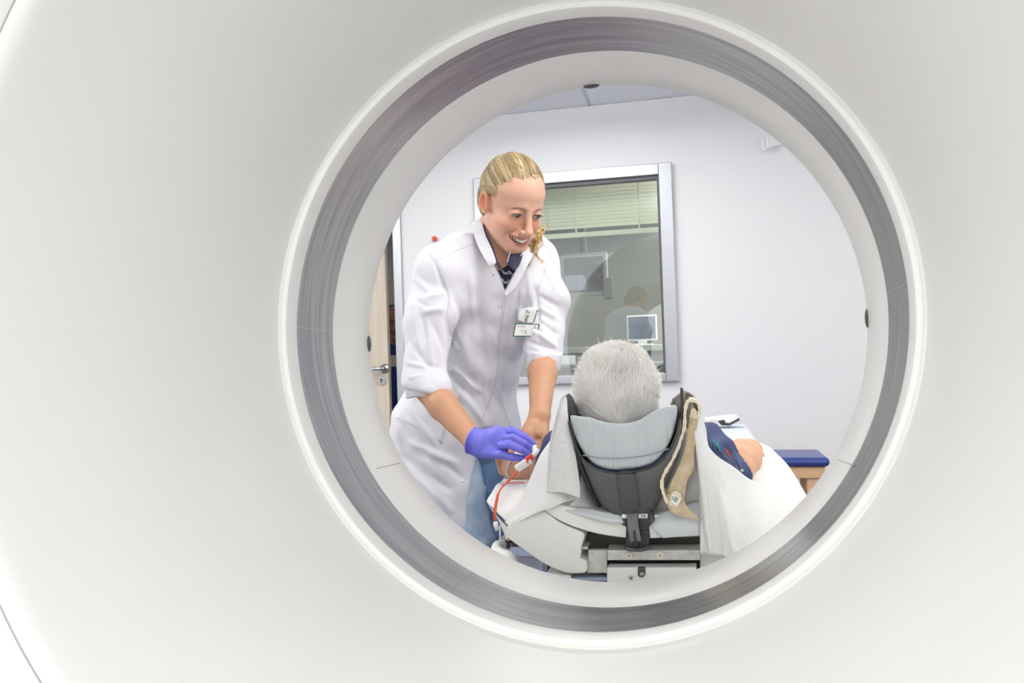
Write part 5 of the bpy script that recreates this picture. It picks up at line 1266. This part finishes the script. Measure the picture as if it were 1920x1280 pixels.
prt([[(1391, 880+k*.1), (1391+3.5*math.cos(k*1.05), 882+3*math.sin(k*1.05))] for k in range(6)], 'pwhite', .0010)
prt([[(1372, 850), (1380, 862), (1398, 866)], [(1378, 846), (1386, 860), (1390, 876)], [(1368, 858), (1378, 868), (1385, 884)]], 'skyline', .0005)
prt([[(1008, 868), (1009, 872), (1006, 875)], [(1012, 862), (1016, 850)], [(1020, 845), (1014, 860)]], 'teal', .0007)
# wrist band
q = P(961, 873, 1.90); ax_ = P(985, 879, 1.90)-P(946, 868, 1.915); ax_ /= np.linalg.norm(ax_); a = np.cross(ax_, FW); a /= np.linalg.norm(a); b = np.cross(ax_, a)
mb = MB(); mb.tube([q+.0270*a*math.cos(t)+.0262*b*math.sin(t)+ax_*.002*math.sin(t*2) for t in np.linspace(0, 2*math.pi, 40)], .0016, 8, flat=2.2)
wb = mb.build('wrist_band', 'clear', None, True); tag(wb, 'thin clear plastic band around the patient\'s wrist beside the violet glove', 'wristband')

# ---- infusion line
inf = thing('infusion_line', 'orange infusion tube running from the white connector down over the arm board', 'tube', P(982, 866, 1.74))
c0, c1 = P(970, 878, 1.735), P(1000, 858, 1.735); d = (c1-c0)/np.linalg.norm(c1-c0); pr = np.cross(FW, d); pr /= np.linalg.norm(pr); Rm = np.stack([d, FW, pr], -1)
mb = MB(); mb.box((-.004, -.006, -.0085), (.038, .006, .0085), Rm, c0); mb.build('connector', 'clear', inf, bevel=.003)
mb = MB(); mb.box((.028, -.0075, -.0105), (.046, .007, -.002), Rm, c0); mb.box((.026, -.0078, -.004), (.030, .007, .003), Rm, c0); mb.box((.040, -.0078, -.004), (.046, .0075, .003), Rm, c0); mb.build('red_clamp', 'red', inf, bevel=.0015)
mb = MB(); mb.tube([P(998, 856, 1.737), P(1005, 848, 1.745), P(1008, 842, 1.75)], .0062, 12); mb.tube([P(1001, 846, 1.75), P(1004, 836, 1.76)], .0055, 12); mb.build('cannula_hub', 'clear', inf, True)
mb = MB(); mb.tube(smooth_path([P(972, 881, 1.735), P(962, 892, 1.70), P(948, 906, 1.655), P(937, 920, 1.62), P(932, 940, 1.60), P(929, 962, 1.59), P(930, 982, 1.59)], 8), .0019, 10); mb.build('tube', 'orange', inf, True)
mb = MB(); mb.tube(smooth_path([P(970, 883, 1.735), P(960, 895, 1.70), P(948, 907, 1.655)], 8), [.0036-.0018*abs(k-4)/8 for k in range(17)], 10); mb.build('sleeve', 'orange', inf, True)
mb = MB(); mb.tube(smooth_path([P(943, 908, 1.65), P(955, 905, 1.67), P(972, 904, 1.69), P(984, 905, 1.70)], 8), .0012, 8); mb.build('side_tube', 'orange', inf, True)
mb = MB(); mb.tube(smooth_path([P(933, 925, 1.60), P(929, 942, 1.585), P(926, 960, 1.578), P(927, 975, 1.578)], 8), .0016, 8); mb.build('return_tube', 'red', inf, True)
mb = MB(); mb.tube([P(929, 978, 1.585), P(930, 986, 1.585), P(932, 994, 1.585)], [.0045, .005, .004], 12); mb.build('end_cap', 'whitep', inf, True)

# ------------------------------------------------------------------ colleague behind the door
om = thing('person', 'bespectacled person in blue scrubs half hidden behind the open door', 'person', (float(P(745, 700, 4.75)[0]), 4.75, 0))
OC = P(743, 604, 4.72); gz = np.array([.25, -.96, -.03]); gz /= np.linalg.norm(gz); ux = np.cross(gz, [0, 0, 1.]); ux /= np.linalg.norm(ux); uz = np.cross(ux, gz); OR = np.stack([ux, gz, uz], -1)
fo_ = Field(axis(OC[0]-.35, OC[0]+.35, .012, [(OC[0]-.1, OC[0]+.1, .003)]), axis(OC[1]-.3, OC[1]+.3, .012, [(OC[1]-.13, OC[1]+.1, .003)]), axis(.02, OC[2]+.2, .012, [(OC[2]-.13, OC[2]+.14, .003)]))
head_sdf(fo_, OR, OC, False)
fo_.chain([OC+[0, .02, -.08], OC+[0, .03, -.17]], [.05, .055], .02)
sh1_, sh2_ = OC+[-.17, .03, -.25], OC+[.17, .03, -.25]
fo_.ecap(OC+[0, .03, -.30], OC+[0, .03, -.62], (.16, .09), (.15, .09), [1, 0, 0], .04)
for sg in (-1, 1):
    a = OC+[sg*.17, .03, -.24]; fo_.chain([a, a+[sg*.05, .02, -.28], a+[sg*.03, -.08, -.50]], [.05, .04, .028], .03); fo_.cap(a+[sg*.03, -.08, -.50], a+[sg*.03, -.1, -.58], .03, .022, .02)
    fo_.chain([OC+[sg*.08, .03, -.62], OC+[sg*.09, .03, -1.0], OC+[sg*.09, .03, -OC[2]+.08]], [.085, .055, .04], .03); fo_.cap(OC+[sg*.09, .03, -OC[2]+.05], OC+[sg*.09, -.1, -OC[2]+.05], .04, .035, .02)
V, Q = fo_.mesh(); link('body', V, Q, 'skin2', om, True, head_colors(V, OR, OC, np.array(s2l('b98d74')), s2l('9a6258'), .2, s2l('3a2c24')))
face_extras(om, OR, OC, 'iris', False, (0, 1, 0))
fo2 = Field(axis(OC[0]-.35, OC[0]+.35, .009), axis(OC[1]-.25, OC[1]+.3, .009), axis(.1, OC[2]-.13, .009))
fo2.ecap(OC+[0, .03, -.29], OC+[0, .03, -.70], (.175, .105), (.175, .11), [1, 0, 0], .04)
for sg in (-1, 1):
    a = OC+[sg*.16, .03, -.23]; fo2.chain([OC+[0, .03, -.20], a, a+[sg*.05, .02, -.24]], [.075, .062, .06], .04); fo2.chain([OC+[sg*.085, .03, -.68], OC+[sg*.09, .03, -OC[2]+.14]], [.10, .075], .03)
V, Q = fo2.mesh(); N = vnormals(V, Q); V = V+N*(vnoise(V, 9, 4)*.004)[:, None]; link('scrubs', V, Q, 'scrubs', om)
fo3 = Field(axis(OC[0]-.12, OC[0]+.12, .004), axis(OC[1]-.12, OC[1]+.14, .004), axis(OC[2]-.12, OC[2]+.15, .004))
oL = lambda x, y, z: OC+OR@np.array([x, y, z])
fo3.ell(oL(0, -.014, .036), (.080, .094, .087), OR, .001); fo3.planes([(oL(0, .062, .068), -(OR@np.array([0, .85, -.52]))), (oL(0, 0, .16), uz)], OC-.16, OC+.16, .01); fo3.ell(oL(0, .1, .01), (.062, .07, .066), OR, .01, '-')
V, Q = fo3.mesh(); link('hair', V, Q, 'lash', om)
gs_ = thing('glasses', 'dark-rimmed glasses worn by the person behind the door', 'glasses', oL(0, .1, 0)); mb = MB()
for s in (1, -1): mb.tube([oL(s*.032+.021*math.cos(t), .098, -.004+.016*math.sin(t)) for t in np.linspace(0, 2*math.pi, 28)], .0016, 6); 
mb.tube([oL(-.011, .098, 0), oL(.011, .098, 0)], .0014, 6)
for s in (1, -1): mb.tube([oL(s*.053, .097, 0), oL(s*.080, .0, .002)], .0014, 6)
mb.build('rims', 'black', gs_, True)
tg = P(741, 675, 4.632)
mb = MB(); mb.box(tg-[.03, .002, .04], tg+[.03, .002, .03]); t_ = mb.build('staff_card', 'card', None, bevel=.001); tag(t_, 'small white staff card hanging on the blue scrubs behind the door', 'card')
LAMP, WORLD, CTRL, EXPO = 12.6, 1.82, 40, 0.16

# ------------------------------------------------------------------ light
MT['lamp'] = mat('lit_diffuser', 'ffffff', .5, emit=('fffdf8', LAMP))
for i, (x, y) in enumerate(((-2.2, 1.35), (.15, 1.40), (1.5, 1.45), (-2.1, 2.45), (1.75, 2.3), (-.6, 3.2), (-2.2, -1.0), (.03, -1.0))):  # unseen panels added to brighten the room, hung low to light the ceiling
    zl = zc-.10
    t = thing('added_light_panel', 'square white light panel added out of view just below the ceiling', 'lamp', (x, y, zc), 'added light panels')
    mb = MB(); mb.box((x-.29, y-.29, zl-.004), (x+.29, y+.29, zl+.004)); mb.build('diffuser', 'lamp', t)
    mb = MB()
    for a_, b_ in (((x-.31, y-.31), (x+.31, y-.29)), ((x-.31, y+.29), (x+.31, y+.31)), ((x-.31, y-.29), (x-.29, y+.29)), ((x+.29, y-.29), (x+.31, y+.29))):
        mb.box((*a_, zl-.008), (*b_, zl+.008))
    mb.build('frame', 'alu', t)
    for dx in (-.3, .3): mb = MB(); mb.tube([(x+dx, y, zl), (x+dx, y, zc)], .003, 8); mb.build('hanger', 'steel', t)
w = bpy.data.worlds.new('world'); scene.world = w; w.use_nodes = True
w.node_tree.nodes['Background'].inputs[0].default_value = (1, .995, .98, 1); w.node_tree.nodes['Background'].inputs[1].default_value = WORLD
# unseen area light added to brighten the control room and its blind
for nm_, loc_, e_, sz in (('control_room_fill', (.2, 5.3, zc-.05), CTRL, 1.0), ('corridor_lamp', (float(dxr)-.4, 5.6, zc-.05), 8, .5)):
    l = bpy.data.lights.new(nm_, 'AREA'); l.energy = e_; l.size = sz; o = bpy.data.objects.new(nm_, l); COL.objects.link(o); o.location = loc_
vs = scene.view_settings; vs.view_transform = 'Standard'; vs.look = 'None'; vs.exposure = EXPO; vs.gamma = 1
scene.display_settings.display_device = 'sRGB'
try:
    scene.cycles.max_bounces = 10; scene.cycles.diffuse_bounces = 5; scene.cycles.glossy_bounces = 4; scene.cycles.transparent_max_bounces = 12
    scene.cycles.use_denoising = True; scene.cycles.sample_clamp_indirect = 4
except Exception: pass
